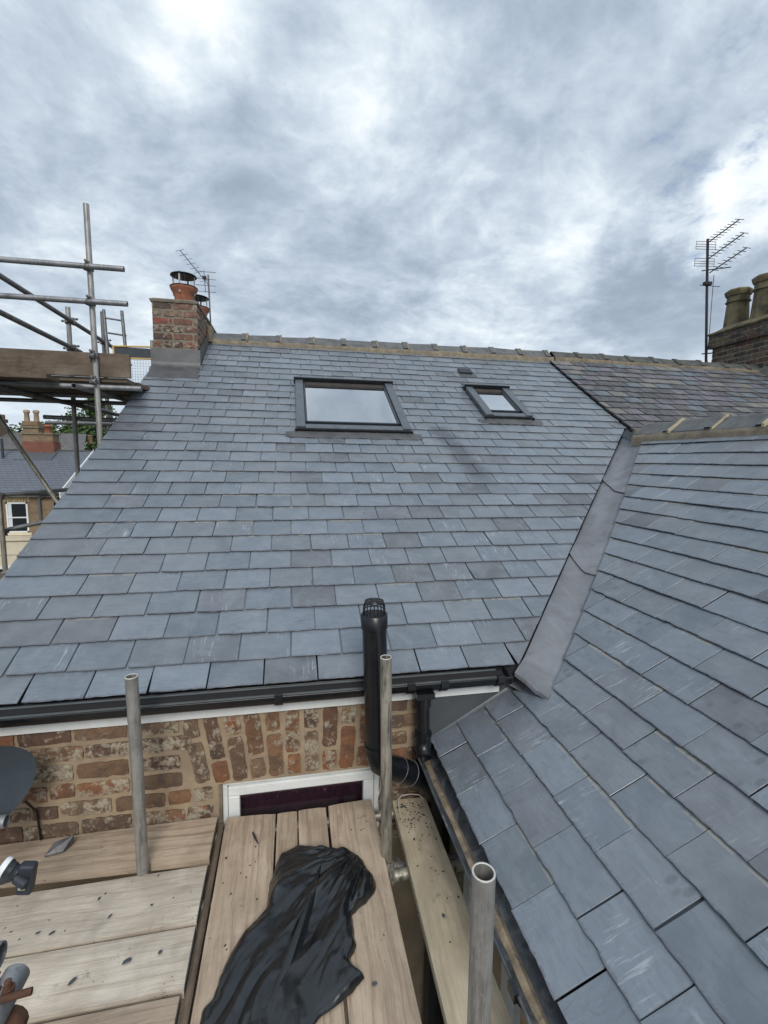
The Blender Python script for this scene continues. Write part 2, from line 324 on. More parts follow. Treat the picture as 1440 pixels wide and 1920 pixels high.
def wood_mat(name, c1, c2, dark, grain=1.0):
    m, t, b = material(name); v0 = t.coords('Object'); r = t.rnd(); r2 = t.math('FRACT', t.math('MULTIPLY', r, 31.7))
    off = t.new('ShaderNodeCombineXYZ'); t.put(off.inputs[0], t.math('MULTIPLY', r, 31)); t.put(off.inputs[1], t.math('MULTIPLY', r2, 19)); v = t.vmath('ADD', v0, off.outputs[0])
    # local X is the length of the board
    kn = t.noise(t.mapping(v, (2.6, 9, 9)), 1.0, 2, .5)
    g = t.noise(t.mapping(t.vmath('ADD', v, t.vmath('SCALE', t.vmath('SUBTRACT', t.noise(v, 2.2, 2, .5, col=True), (.5, .5, .5)), scale=.05)), (1.6, 46, 46)), 1.0, 7, .72, .6)
    g2 = t.noise(t.mapping(v, (7, 210, 210)), 1.0, 3, .6)
    bl = t.noise(v, 4.5, 6, .62, .6)
    c = t.mix(t.sstep(bl, .34, .66), c1, c2)
    c = t.mix(t.math('MULTIPLY', t.sstep(t.noise(t.mapping(v, (1.6, 4, 4)), 1.0, 5, .65, .4), .42, .66), .6), c, tuple(x*.66+.02 for x in c1))
    c = t.mix(t.math('MULTIPLY', t.sstep(g, .44, .66), .60*grain), c, dark)
    c = t.mix(t.math('MULTIPLY', t.sstep(g2, .55, .75), .26*grain), c, dark)
    c = t.mix(t.math('MULTIPLY', t.sstep(kn, .70, .76), .45), c, tuple(x*.6 for x in dark))
    c = t.mix(t.math('MULTIPLY', t.sstep(t.noise(v, 2.4, 4, .6), .55, .72), t.math('ADD', .25, t.math('MULTIPLY', r2, .4))), c, (.24, .195, .16))
    ms = t.math('MULTIPLY', t.sstep(t.noise(v, 16, 6, .75, .4), .58, .70), t.sstep(t.noise(v, 3.1, 2, .5), .48, .6))
    c = t.mix(t.math('MULTIPLY', ms, .55), c, (.13, .11, .10))
    sp2 = t.math('MULTIPLY', t.sstep(t.noise(v, 30, 5, .7), .64, .72), .5)
    c = t.mix(sp2, c, (.62, .57, .48))
    # small dark flecks of grit
    vo = t.new('ShaderNodeTexVoronoi'); t.put(vo.inputs['Vector'], t.mapping(v, (55, 75, 60))); vo.inputs['Scale'].default_value = 1.0
    fl = t.math('MULTIPLY', t.math('SUBTRACT', 1.0, t.sstep(vo.outputs['Distance'], .13, .2)), t.sstep(t.noise(v, 9, 4, .7), .60, .68))
    c = t.mix(t.math('MULTIPLY', fl, .85), c, (.04, .033, .03))
    fin(t, b, c, .85, t.bump(t.math('ADD', t.math('MULTIPLY', g, 1.6), t.math('ADD', t.math('MULTIPLY', g2, .5), t.math('MULTIPLY', bl, .3))), .45, .004)); return m
M_board = wood_mat("weathered_board", (.46, .35, .25), (.60, .475, .35), (.22, .15, .10))
M_boardp = wood_mat("pale_board", (.56, .475, .38), (.73, .645, .53), (.29, .225, .165), .85)
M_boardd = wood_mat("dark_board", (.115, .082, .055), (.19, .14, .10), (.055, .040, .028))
M_boardy = wood_mat("yellow_board", (.50, .415, .285), (.63, .535, .385), (.28, .215, .14), .7)

def tube_mat(name, c1, c2, streak=.5):
    m, t, b = material(name); v = t.coords('Object'); n = t.noise(v, 11, 5, .65, .3); s_ = t.noise(t.mapping(v, (60, 60, 5)), 1.0, 5, .7)
    s2 = t.noise(v, 30, 6, .7)
    c = t.mix(t.sstep(n, .35, .65), c1, c2)
    c = t.mix(t.math('MULTIPLY', t.sstep(s_, .48, .66), streak), c, (.07, .065, .06))
    c = t.mix(t.math('MULTIPLY', t.sstep(s2, .62, .72), .5), c, (.62, .62, .6))
    fin(t, b, c, t.math('ADD', .36, t.math('MULTIPLY', n, .3)), t.bump(s2, .2, .002), .55); return m
M_tube = tube_mat("galvanised_tube", (.30, .285, .265), (.40, .385, .36))
M_tubeb = tube_mat("spattered_tube", (.34, .31, .26), (.46, .42, .34), .85)
M_tubec = tube_mat("dull_tube", (.23, .235, .24), (.33, .33, .34), .35)
M_tubed = tube_mat("dark_tube", (.12, .12, .125), (.21, .205, .20), .6)

def glass_mat(name, tint=(.9, .95, 1), refl=1.0):
    m = bpy.data.materials.new(name); m.use_nodes = True; t = NT(m.node_tree); t.n.clear()
    out = t.new('ShaderNodeOutputMaterial'); tr = t.new('ShaderNodeBsdfTransparent'); gl = t.new('ShaderNodeBsdfGlossy'); mx = t.new('ShaderNodeMixShader')
    fr = t.new('ShaderNodeFresnel'); fr.inputs[0].default_value = 1.52; tr.inputs[0].default_value = (*tint, 1); gl.inputs['Roughness'].default_value = .02
    t.put(mx.inputs[0], t.math('MULTIPLY', fr.outputs[0], 1.9*refl, clamp=True)); t.l.new(tr.outputs[0], mx.inputs[1]); t.l.new(gl.outputs[0], mx.inputs[2]); t.l.new(mx.outputs[0], out.inputs[0])
    return m
M_glass = glass_mat("double_glazing", (.85, .9, .9), 3.4)
M_winglass = glass_mat("window_glass", (.8, .82, .85), .9)
M_lining = simple("white_lining", (.62, .65, .66), .6)
M_curtain = simple("dark_plum_blind", (.085, .028, .052), .8, var=.3, nscale=5)

# ------------------------------------------------------------------ roof surfaces (measured: pitch, sag)
A1, G1, BM_ = .5128, .1729, .0723
A2, G2, W2, BR_, DL = .5463, .16583, .2607, .0478, -.0046
O2 = Vector((1.8635, -.1094, -.384))
W1 = .255
def S1(x, s, h=0.0):
    u = s/(30*G1); n = h-BM_*4*u*(1-u)
    return Vector((x, s*cos(A1)-n*sin(A1), s*sin(A1)+n*cos(A1)))
def S2(y, s, h=0.0):     # y along the eave (world Y-ish), s up the slope
    u = s/(20*G2); n = h-BR_*4*u*(1-u); x = s*cos(A2)-n*sin(A2)
    return O2+Vector((x*cos(DL)-y*sin(DL), x*sin(DL)+y*cos(DL), s*sin(A2)+n*cos(A2)))
def S3(x, s, h=0.0): return S1(x, s, h+.028)

def clip(poly, a, b_, c):        # keep a*u+b*v<=c
    out = []
    for i, p in enumerate(poly):
        q = poly[(i+1) % len(poly)]; dp = a*p[0]+b_*p[1]-c; dq = a*q[0]+b_*q[1]-c
        if dp <= 0: out.append(p)
        if dp*dq < 0:
            k = dp/(dp-dq); out.append((p[0]+(q[0]-p[0])*k, p[1]+(q[1]-p[1])*k))
    return out
def slate_geo(poly, t, seed, jag=.0013):
    """bevelled slab from a polygon in the slate's own plane"""
    rg = random.Random(seed); pts = []
    for i, p in enumerate(poly):
        q = poly[(i+1) % len(poly)]; L = math.hypot(q[0]-p[0], q[1]-p[1])
        k = max(1, min(12, int(L/.021))) if (p[1] < .02 and q[1] < .02) else max(1, min(4, int(L/.09)))
        for j in range(k):
            f = j/k; x = p[0]+(q[0]-p[0])*f; y = p[1]+(q[1]-p[1])*f
            pts.append((x+rg.uniform(-jag, jag)*.7, y+(rg.uniform(-jag, jag)*1.5+(rg.uniform(.001, .004) if rg.random() < .10 else 0) if y < .02 else rg.uniform(-jag, jag)*.6)))
    if rg.random() < .16 and len(pts) > 8:   # a knocked-off corner
        pts[0] = (pts[0][0]+rg.uniform(.004, .016), pts[0][1]+rg.uniform(.002, .008))
    n = len(pts); cx = sum(p[0] for p in pts)/n; cy = sum(p[1] for p in pts)/n
    def ins(d_): 
        o_ = []
        for x, y in pts:
            l = math.hypot(x-cx, y-cy) or 1; o_.append((x-(x-cx)/l*d_, y-(y-cy)/l*d_))
        return o_
    top = ins(.0017); und = ins(.004)
    vs = [(x, y, 0) for x, y in und]+[(x, y, t*rg.uniform(.55, .8)) for x, y in pts]+[(x, y, t+rg.uniform(-.0004, .0004)) for x, y in top]
    fs = [(i, (i+1) % n, n+(i+1) % n, n+i) for i in range(n)]+[(n+i, n+(i+1) % n, 2*n+(i+1) % n, 2*n+i) for i in range(n)]+[tuple(range(2*n, 3*n)), tuple(range(n-1, -1, -1))]
    return vs, fs

def smi(fs): n = (len(fs)-2)//2; return [1]*n+[0]*n+[0, 1]
def lay(S, flip, mat, parent, rows, cuts, tb, limit, field_label=None, thick=.0075, jit=1.0, name='slate'):
    """rows: list of (s_tail, exposure, [(u0,u1),...]); cuts(poly,u0,u1,s)->poly in (u,s) or None"""
    items = []; cache = {}
    for (s, g, spans) in rows:
        L = g*2.06
        for (u0, u1) in spans:
            gap = (.0019 if flip else .0024 if jit < 1.5 else .0038)*jit; ju = random.uniform(-.0018, .0018)*jit; js = random.uniform(-.0022, .0022)*jit
            a, c = u0+gap+ju, u1-gap+ju; full = [(a, s+js), (c, s+js), (c, s+js+L), (a, s+js+L)]
            poly = cuts(full, a, c, s)
            if not poly or len(poly) < 3: continue
            ar = abs(sum(poly[i][0]*poly[(i+1) % len(poly)][1]-poly[(i+1) % len(poly)][0]*poly[i][1] for i in range(len(poly))))/2
            if ar < .0012: continue
            ctr = S((a+c)/2, s+g/2); z = in_view(ctr, 30); size = 0
            if z:
                e1 = (S((a+c)/2+.1, s+g/2)-ctr).cross(S((a+c)/2, s+g/2+.1)-ctr).normalized(); size = abs(e1.dot((ctr-CP).normalized()))/z**2*min(1, ar/(W1*L))
            items.append((size, a, c, s+js, L, g, poly, poly == full))
    order = sorted(range(len(items)), key=lambda i: -items[i][0]); single = set(i for i in order[:limit] if items[i][0] > 0)
    field = MB()
    for i, (size, a, c, s, L, g, poly, whole) in enumerate(items):
        o = S(a, s); ex = (S(c, s)-o).normalized(); ey = (S(a, s+L)-o).normalized(); ez = ex.cross(ey).normalized()
        if ez.z < 0: ez = -ez
        th = thick*random.uniform(.85, 1.25)
        h0 = thick*L/g*1.08+.0030+random.uniform(0, .0018)*jit
        tilt = math.asin(h0/L); ey2 = (ey*cos(tilt)-ez*sin(tilt)); ez2 = (ez*cos(tilt)+ey*sin(tilt))
        rr = random.gauss(0, .0035)*jit; exr = ex*cos(rr)+ey2*sin(rr); eyr = ey2*cos(rr)-ex*sin(rr)
        M = Matrix(((exr.x, eyr.x, ez2.x, 0), (exr.y, eyr.y, ez2.y, 0), (exr.z, eyr.z, ez2.z, 0), (0, 0, 0, 1)))
        M.translation = o+ez*h0
        loc = [(p[0]-a, p[1]-s) for p in poly]
        wdt = round(c-a, 2)
        if flip: loc = loc[::-1]
        if i in single:
            if whole:
                key = (wdt, round(L, 2), random.randrange(10))
                if key not in cache: 
                    vs, fs = slate_geo(loc, th, hash(key) & 0xffff); mb = MB().add(vs, fs); mb.mi = smi(fs); cache[key] = mb.mesh(name, mat)
                me = cache[key]
            else:
                vs, fs = slate_geo(loc, th, i); mb = MB().add(vs, fs); mb.mi = smi(fs); me = mb.mesh(name, mat)
            ob = bpy.data.objects.new(name, me); COL.objects.link(ob); ob.parent = parent; ob.matrix_local = M
        else:
            vs, fs = slate_geo(loc, th, i+999); field.cur = random.uniform(.01, .99); field.add([M @ Vector(v) for v in vs], fs); field.mi += smi(fs)
    if field.v: field.build(name+'_field', mat, parent, kind='stuff', label=field_label)

# ================================================================== setting
g = MB()
N = 40
for _ in (0,):
    g.add([(-900, -900, -6.2), (900, -900, -6.2), (900, 1500, -6.2), (-900, 1500, -6.2)], [(0, 1, 2, 3)])
g.build('ground', M_ground, kind='structure')

# ================================================================== MAIN HOUSE
house = empty('brick_house', (2, 2.3, -6.2), 'brick terraced house with a new blue grey slate roof and two skylights', 'house')
house_inv = Matrix.Translation((-2, -2.3, 6.2))
def part(mb, name, m, parent=house, **kw):
    """vertices are given in world space; the parent's offset is taken out again"""
    o = mb.build(name, m, parent, **kw)
    off = Vector((0, 0, 0)); p = parent
    while p is not None: off += p.location; p = p.parent
    o.matrix_parent_inverse = Matrix.Translation(-off); return o
# ---- roof deck with openings for the skylights
SK = [dict(x0=1.20, x1=2.345, s0=2.82, s1=4.12), dict(x0=3.288, x1=3.862, s0=3.237, s1=4.134)]
RIDGE_S = 5.36
mb = MB()
xs = sorted(set([-.43, 0, .6, 1.26, 2.285, 2.6, 3.34, 3.81, 4.4, 5.0])); ss = sorted(set([.0, .4, .9, 1.4, 1.9, 2.4, 2.88, 3.30, 3.7, 4.06, 4.5, 4.9, RIDGE_S]))
for i in range(len(xs)-1):
    for j in range(len(ss)-1):
        cx, cs = (xs[i]+xs[i+1])/2, (ss[j]+ss[j+1])/2
        if any(k['x0'] < cx < k['x1'] and k['s0'] < cs < k['s1'] for k in SK): continue
        mb.add([S1(xs[i], ss[j], -.02), S1(xs[i+1], ss[j], -.02), S1(xs[i+1], ss[j+1], -.02), S1(xs[i], ss[j+1], -.02)], [(0, 1, 2, 3)])
top = S1(0, RIDGE_S, -.02)
mb.add([(-.43, top.y, top.z), (5.0, top.y, top.z), (5.0, 2*top.y, -.2), (-.43, 2*top.y, -.2)], [(0, 1, 2, 3)])
roof = part(mb, 'roof', M_deck)
# roof children are given in world space too; roof has parent inverse set, so its world matrix is identity
def rp(mb_, name, m, parent=None, **kw):
    o = mb_.build(name, m, parent if parent is not None else roof, **kw); return o
def vx(s): return 2.29+.863*s
def cut_main(poly, a, c, s):
    poly = clip(poly, -1, 0, .445)
    poly = clip(poly, 1, 0, 5.015)
    if s < 3.1: poly = clip(poly, 1, -.863, 2.297)
    poly = clip(poly, 0, 1, RIDGE_S-.02)
    for k in SK:
        if not poly: return None
        u0, u1 = min(p[0] for p in poly), max(p[0] for p in poly)
        if u1 > k['x0'] and u0 < k['x1'] and s > k['s0']-.17 and s < k['s1']-.02:
            if u0 > k['x0']-.02 and u1 < k['x1']+.02: 
                return None
            if (u0+u1)/2 < (k['x0']+k['x1'])/2: poly = clip(poly, 1, 0, k['x0']+.004)
            else: poly = clip(poly, -1, 0, -k['x1']+.004)
        elif u1 > k['x0'] and u0 < k['x1'] and s+G1*1.75 > k['s0']+.02 and s < k['s0']: poly = clip(poly, 0, 1, k['s0']+.03)
    # chimney stack
    if poly and min(p[0] for p in poly) < .09 and s > 4.0:
        if max(p[0] for p in poly) < .12: return None
        poly = clip(poly, -1, 0, -.10)
    return poly
rows = []
for j in range(31):
    s = j*G1 if j else .024; g_ = G1 if j else G1-.024
    e = 0 if j % 2 == 0 else .5
    spans = [(-1.73*W1, e*W1 if e == 0 else -.5*W1)]
    k0 = 0 if e == 0 else -.5
    spans += [((k0+n_)*W1, (k0+n_+1)*W1) for n_ in range(21)]
    rows.append((s, G1, spans))
def w_main(jj): return jj
lay(S1, False, M_slate, roof, rows, cut_main, None, 300)
# verge undercloak + party shadow edge
mb = MB()
for i in range(12):
    s0, s1 = RIDGE_S*i/12, RIDGE_S*(i+1)/12
    mb.hexa([S1(-.50, s0, -.12), S1(-.43, s0, -.12), S1(-.43, s1, -.12), S1(-.50, s1, -.12), S1(-.445, s0, -.005), S1(-.40, s0, -.005), S1(-.40, s1, -.005), S1(-.445, s1, -.005)])
rp(mb, 'verge_board', M_white)

# ---- ridge
def ridge_run(p0, p1, seg, parent, mt, mm, legs, ang, n_clip=True, mort_d=.10, clipmat=None, mort=True, phase=0.0, shift=0.0):
    p0, p1 = Vector(p0), Vector(p1); d_ = (p1-p0).normalized(); side = Vector((d_.y, -d_.x, 0)).normalized()   # towards the viewer's side
    L = (p1-p0).length; n = int(L/seg)
    for i in range(n):
        a = p0+d_*(seg*i+.002); b_ = p0+d_*(seg*(i+1)-.004)
        prof = []
        for sg in (1, -1):
            pass
        sec = [(legs, -legs*math.tan(ang)), (legs*.45, -legs*.45*math.tan(ang)+.004), (.03, -.008), (.0, .004), (-.03, -.008), (-legs*.45, -legs*.45*math.tan(ang)+.004), (-legs, -legs*math.tan(ang))]
        jz = random.uniform(-.006, .006); jt = random.uniform(-.008, .008)
        rows_ = []
        for q, e in ((a, 0), (b_, 1)):
            rows_.append([q+side*x+Vector((0, 0, z+.015+jz+(jt if e else -jt))) for x, z in sec])
        low = [[v-Vector((0, 0, .016)) for v in r] for r in rows_]
        mb_ = MB().grid(rows_, False).grid([list(reversed(r)) for r in low])
        for e in (0, 1): mb_.add(rows_[e]+low[e], [(k, k+1, 7+k+1, 7+k) for k in range(6)])
        mb_.add([rows_[0][0], rows_[1][0], low[1][0], low[0][0]], [(0, 1, 2, 3)])
        # raised collar at one end
        c0 = b_-d_*.055
        colr = [[q+side*x*1.06+Vector((0, 0, z+.030+jz)) for x, z in sec] for q in (c0, b_+d_*.012)]
        mb_.grid(colr); 
        for e in (0, 1): mb_.add(colr[e]+[v-Vector((0, 0, .022)) for v in colr[e]], [(k, k+1, 7+k+1, 7+k) for k in range(6)])
        rp(mb_, 'ridge_tile', mt, parent)
        if n_clip and clipmat:
            cm = MB(); wv = random.uniform(.016, .03); q0, q1 = b_+d_*.0, b_+d_*wv
            k_ = random.uniform(.85, 1.1)
            r1_ = [q0+side*x*1.04*k_+Vector((0, 0, z+.036)) for x, z in sec[:4]]; r2_ = [q1+side*x*1.04*k_+Vector((0, 0, z+.032)) for x, z in sec[:4]]
            cm.grid([r1_, r2_]); cm.add(r1_+[v-Vector((0, 0, .03)) for v in r1_], [(k, k+1, 5+k, 4+k) for k in range(3)]); cm.add(r2_+[v-Vector((0, 0, .03)) for v in r2_], [(k, k+1, 5+k, 4+k) for k in range(3)])
            cm.add([r1_[0], r2_[0], r2_[0]-Vector((0, 0, .03)), r1_[0]-Vector((0, 0, .03))], [(0, 1, 2, 3)])
            rp(cm, 'joint_mortar', clipmat, parent)
    if mort:
        m2 = MB(); rws = []
        K = int(L/.05)
        for i in range(K+1):
            q = p0+d_*(L*i/K); nz = noise.noise(q*9)*.012; n2 = noise.noise(q*23)*.006
            x0 = legs-.012; x1 = legs+mort_d*.55+nz
            rws.append([q+side*x+Vector((0, 0, z)) for x, z in ((x0, -x0*math.tan(ang)+.012), (x0+.02, -x0*math.tan(ang)-.006+n2), (x1, -x1*math.tan(ang)-.012+n2), (x1+.004, -x1*math.tan(ang)-.085))])
        m2.grid(rws, True); rp(m2, 'mortar_bed', mm, parent)
rt = S1(0, RIDGE_S)
RZ = rt.z+.105; RY = rt.y+.03
ridge_run((.12, RY, RZ), (5.10, RY, RZ+.03), .447, roof, M_ridge, M_ridgemortar, .140, .68, clipmat=M_ridgemortar, mort_d=.02)

# ---- skylights
def skylight(k, label):
    cx, cs = (k['x0']+k['x1'])/2, (k['s0']+k['s1'])/2
    o = S1(cx, cs, 0); ey = (S1(cx, cs+.3)-S1(cx, cs-.3)).normalized(); ex = Vector((1, 0, 0)); ez = ex.cross(ey)
    M = Matrix(((ex.x, ey.x, ez.x, o.x), (ex.y, ey.y, ez.y, o.y), (ex.z, ey.z, ez.z, o.z), (0, 0, 0, 1)))
    hw, hh = (k['x1']-k['x0'])/2, (k['s1']-k['s0'])/2; fw = .088
    def P(mb_, name, m, par=None, bv=.003):
        q = mb_.build(name, m, par); 
        if par is None: q.parent = house; q.matrix_parent_inverse = Matrix.Translation(-house.location); q.matrix_basis = M
        if bv: bevel(q, bv, 2)
        return q
    fr = MB()
    fr.bb(-hw, -hw+.03, -hh, hh-.02, -.04, .062); fr.bb(hw-.03, hw, -hh, hh-.02, -.04, .062)
    fr.bb(-hw+.03, hw-.03, -hh, -hh+.035, -.04, .060)
    f = P(fr, 'skylight', M_anth); f['label'] = label
    for sg in (-1, 1): P(MB().bb(sg*(hw-.002), sg*(hw-fw), -hh+.012, hh-.10, .063, .088), 'side_cover', M_anthl, f)
    P(MB().bb(-hw+fw+.002, hw-fw-.002, -hh-.006, -hh+.075, .061, .082), 'bottom_cover', M_anthl, f)
    P(MB().bb(-hw-.012, hw+.012, -hh-.020, -hh-.002, -.022, .072), 'front_rail', M_blackpvc, f)
    hd = MB(); 
    hd.hexa([(-hw-.012, hh-.095, .094), (hw+.012, hh-.095, .094), (hw+.012, hh+.015, .065), (-hw-.012, hh+.015, .065), (-hw-.012, hh-.095, .112), (hw+.012, hh-.095, .112), (hw+.012, hh+.015, .082), (-hw-.012, hh+.015, .082)])
    P(hd, 'hood', M_anthl, f)
    P(MB().bb(-hw-.014, hw+.014, hh-.112, hh-.097, .040, .116), 'hood_edge', M_blackpvc, f)
    P(MB().bb(-hw+.03, hw-.03, hh-.10, hh, -.04, .060), 'head_frame', M_anth, f)
    # sash: rebate, white lining, pane
    ih, iw = hh-.16, hw-fw-.004
    sa = MB()
    sa.bb(-iw, -iw+.020, -ih, ih+.06, .0, .070); sa.bb(iw-.020, iw, -ih, ih+.06, .0, .070); sa.bb(-iw+.02, iw-.02, -ih-.002, -ih+.020, .0, .066)
    P(sa, 'sash', M_anth, f)
    P(MB().bb(-iw+.02, iw-.02, ih-.028, ih+.06, .0, .066), 'sash_head', simple_brown, f)
    li = MB(); a0, b0, b1 = iw-.022, -ih+.022, ih-.030; dp = -.16
    li.add([(-a0, b0, .044), (a0, b0, .044), (a0, b1, .044), (-a0, b1, .044), (-a0-.05, b0-.12, dp), (a0+.05, b0-.12, dp), (a0+.05, b1+.02, dp), (-a0-.05, b1+.02, dp)],
           [(0, 1, 5, 4), (1, 2, 6, 5), (2, 3, 7, 6), (3, 0, 4, 7), (4, 5, 6, 7)])
    P(li, 'lining', M_lining, f, 0)
    sp = MB(); q = .016
    sp.bb(-a0, -a0+q, b0, b1, .046, .0505); sp.bb(a0-q, a0, b0, b1, .046, .0505); sp.bb(-a0+q, a0-q, b0, b0+q, .046, .0505); sp.bb(-a0+q, a0-q, b1-q, b1, .046, .0505)
    P(sp, 'glazing_bead', M_white, f, 0)
    P(MB().add([(-a0, b0, .053), (a0, b0, .053), (a0, b1, .053), (-a0, b1, .053)], [(0, 1, 2, 3)]), 'pane', M_glass, f, 0)
    # lead apron under it, with a wavy lower edge
    ap = MB(); r1, r2, r3 = [], [], []
    K = 26
    for i in range(K+1):
        u = -hw-.10+(2*hw+.20)*i/K; cr_ = .028*(1 if i in (0, K) else 0)
        wv = .004*sin(i*1.9)+.006*noise.noise(Vector((u*6, k['x0'], 0)))
        r1.append((u, -hh-.004, .052 if abs(u) < hw else .036)); r2.append((u, -hh-.055, .040+wv)); r3.append((u, -hh-.118+cr_+.004*noise.noise(Vector((u*9, 3, 0))), .034+wv))
    ap.grid([r3, r2, r1], True); ap.grid([[(a, b_, c-.006) for a, b_, c in r3], r3])
    P(ap, 'apron', M_leadd, f, 0)
    return f
simple_brown = simple("shaded_timber", (.050, .042, .038), .7, var=.2)
skylight(SK[0], 'large dark framed skylight'); skylight(SK[1], 'small dark framed skylight')
# vent slate
c = S1(3.50, 4.67, .022); mb = MB()
def rb(mb_, x0, x1, s0, s1, h0, h1): return mb_.hexa([S1(x0, s0, h0), S1(x1, s0, h0), S1(x1, s1, h0), S1(x0, s1, h0), S1(x0, s0, h1), S1(x1, s0, h1), S1(x1, s1, h1), S1(x0, s1, h1)])
rb(mb, 3.40, 3.58, 4.60, 4.74, .012, .050); vt = rp(mb, 'vent_slate', M_blackpvc)
mb = MB(); rb(mb, 3.38, 3.62, 4.50, 4.595, .022, .030); rp(mb, 'vent_base', M_leadd, vt)
for i in range(5):
    mb = MB(); rb(mb, 3.41+.034*i, 3.43+.034*i, 4.594, 4.60, .016, .046); rp(mb, 'louvre', M_anth, vt)

# ---- valley lead
def lead_pt(tau, side):
    pass
Lp = [(S1(2.275+.863*(s+.04), s, .001)) for s in [-.04+i*(3.02)/60 for i in range(61)]]
Rp = [(S2(-.033+.838*(s-.642)+.012, s, .001)) for s in [.60+i*(2.60)/60 for i in range(61)]]
V0 = Vector((2.4, -.155, -.076)); VD = Vector((.609, .703, .37)).normalized()
def at_tau(pts, tau):
    prev = None
    for p in pts:
        q = (p-V0).dot(VD)
        if prev and q >= tau:
            f = (tau-prev[0])/(q-prev[0]); return prev[1].lerp(p, f)
        prev = (q, p)
    return pts[-1]
tauL0 = (Lp[0]-V0).dot(VD); tauR0 = (Rp[0]-V0).dot(VD); tauL1 = (Lp[-1]-V0).dot(VD); tauR1 = (Rp[-1]-V0).dot(VD)
def lead_sheet(f0, f1, lift, bottom=False):
    rows_ = []; K = 26
    for i in range(K+1):
        f = f0+(f1-f0)*i/K
        a = at_tau(Lp, max(tauL0, tauL0+(tauL1-.08-tauL0)*f)); b_ = at_tau(Rp, tauR0+(tauR1-tauR0)*f)
        r = []
        for j in range(9):
            q = j/8; p = a.lerp(b_, q); sagm = 4*q*(1-q)
            v = f-(.022*sagm if (i == 0 and not bottom) else 0)
            if i == 0 and not bottom: p = p-VD*.06*sagm
            wob = .006*noise.noise(p*5)+.003*noise.noise(p*17)
            fold = -.020*math.exp(-((q-.60)/.13)**2)+.006*math.exp(-((q-.30)/.10)**2)
            r.append(p+Vector((-.2, -.1, 1)).normalized()*(.002+(.030*max(0, 1-i/3.0) if bottom else .011*max(0, 1-i/4.0))+wob*.7+fold*.5))
        rows_.append(r)
    m_ = MB(); m_.grid(rows_, True)
    lo = [v-Vector((0, 0, .02 if bottom else .004))-VD*(0 if bottom else -.004) for v in rows_[0]]
    if not bottom: rp(MB().grid([[v+Vector((-.2, -.1, 1)).normalized()*(-.007)-VD*.002 for v in rows_[0]], [v-VD*.0015+Vector((0, 0, .0008)) for v in rows_[0]]]), 'lap_shadow_strip', M_leadd, valley)  # thin dark strip paints the shadow line under each lead lap
    if bottom: m_.grid([lo, rows_[0]])
    for e in (0, 8) if bottom and False else (): m_.grid([[r[e] for r in rows_], [r[e]-Vector((0, 0, .022)) for r in rows_]])
    o = rp(m_, 'lead_sheet', M_lead, valley); return o
valley = rp(MB().grid([[S1(2.2, .04, -.08), S2(-.02, .62, -.08)], [S1(4.7, 2.8, -.10), S2(1.8, 2.8, -.10)]]), 'lead_valley', M_lead)
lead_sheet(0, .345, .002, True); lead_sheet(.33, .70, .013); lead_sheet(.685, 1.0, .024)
# little lead turn-up folded round the gutter end
mb = MB(); a = Lp[0]; rws = []
for i in range(8):
    f = i/7; p0_ = a+Vector((.02-.06*f, -.005-.035*f, .004-.035*f*f)); rws.append([p0_, p0_+Vector((.05, -.05, -.018+.01*sin(f*6))), at_tau(Rp, tauR0)+Vector((-.03*f, -.02-.02*f, .004-.01*f))])


lt, rt_ = at_tau(Lp, tauL1-.10), at_tau(Rp, tauR1-.02)
rp(MB().grid([[rt_+Vector((0, 0, -.01)), lt+Vector((.0, 0, .004)), S1(4.90, 2.98, .004)], [Vector((4.62, 2.16, 1.40)), Vector((4.70, 2.36, 1.44)), S1(5.0, 3.05, .03)]], True), 'lead_saddle', M_lead, valley)
# ---- fascia, gutter
part(MB().bb(-3.0, 2.225, .040, .060, -.125, -.02), 'fascia', M_white)
def half_round(p0, p1, r, t_=.004, n=12, ogee=False):
    p0, p1 = Vector(p0), Vector(p1); d_ = (p1-p0).normalized(); sd_ = Vector((-d_.y, d_.x, 0)); m_ = MB()
    K = max(2, int((p1-p0).length/.15)); outer, inner = [], []
    for i in range(K+1):
        q = p0.lerp(p1, i/K)
        outer.append([q+sd_*(cos(pi+pi*k/n)*r)+Vector((0, 0, sin(pi+pi*k/n)*r)) for k in range(n+1)])
        inner.append([q+sd_*(cos(pi+pi*k/n)*(r-t_))+Vector((0, 0, sin(pi+pi*k/n)*(r-t_)+.0)) for k in range(n+1)])
    m_.grid(outer, True); m_.grid([list(reversed(r_)) for r_ in inner], True)
    for e in (0, n): m_.grid([[o[e] for o in outer], [o[e] for o in inner]])
    # bead along both lips
    for e in (0, n): m_.tube([outer[0][e], outer[-1][e]], .0055, 8)
    return m_
GY, GZ = -.012, .004
mb = half_round((-3.0, GY, GZ), (2.245, GY, GZ), .056)
gut = part(mb, 'gutter', M_blackpvc)
silt = simple("gutter_inner", (.11, .13, .14), .5, var=.15, nscale=6, dirt=(.10, .11, .11), dirtk=.4)
mb = MB(); rws = []
for x in [(-3.0+.2*i) for i in range(27)]:
    x = min(x, 2.235); rws.append([Vector((x, GY+cos(pi+pi*k/10)*.0505, GZ+sin(pi+pi*k/10)*.0505)) for k in range(11)])
mb.grid(rws, True); rp(mb, 'gutter_lining', silt, gut)
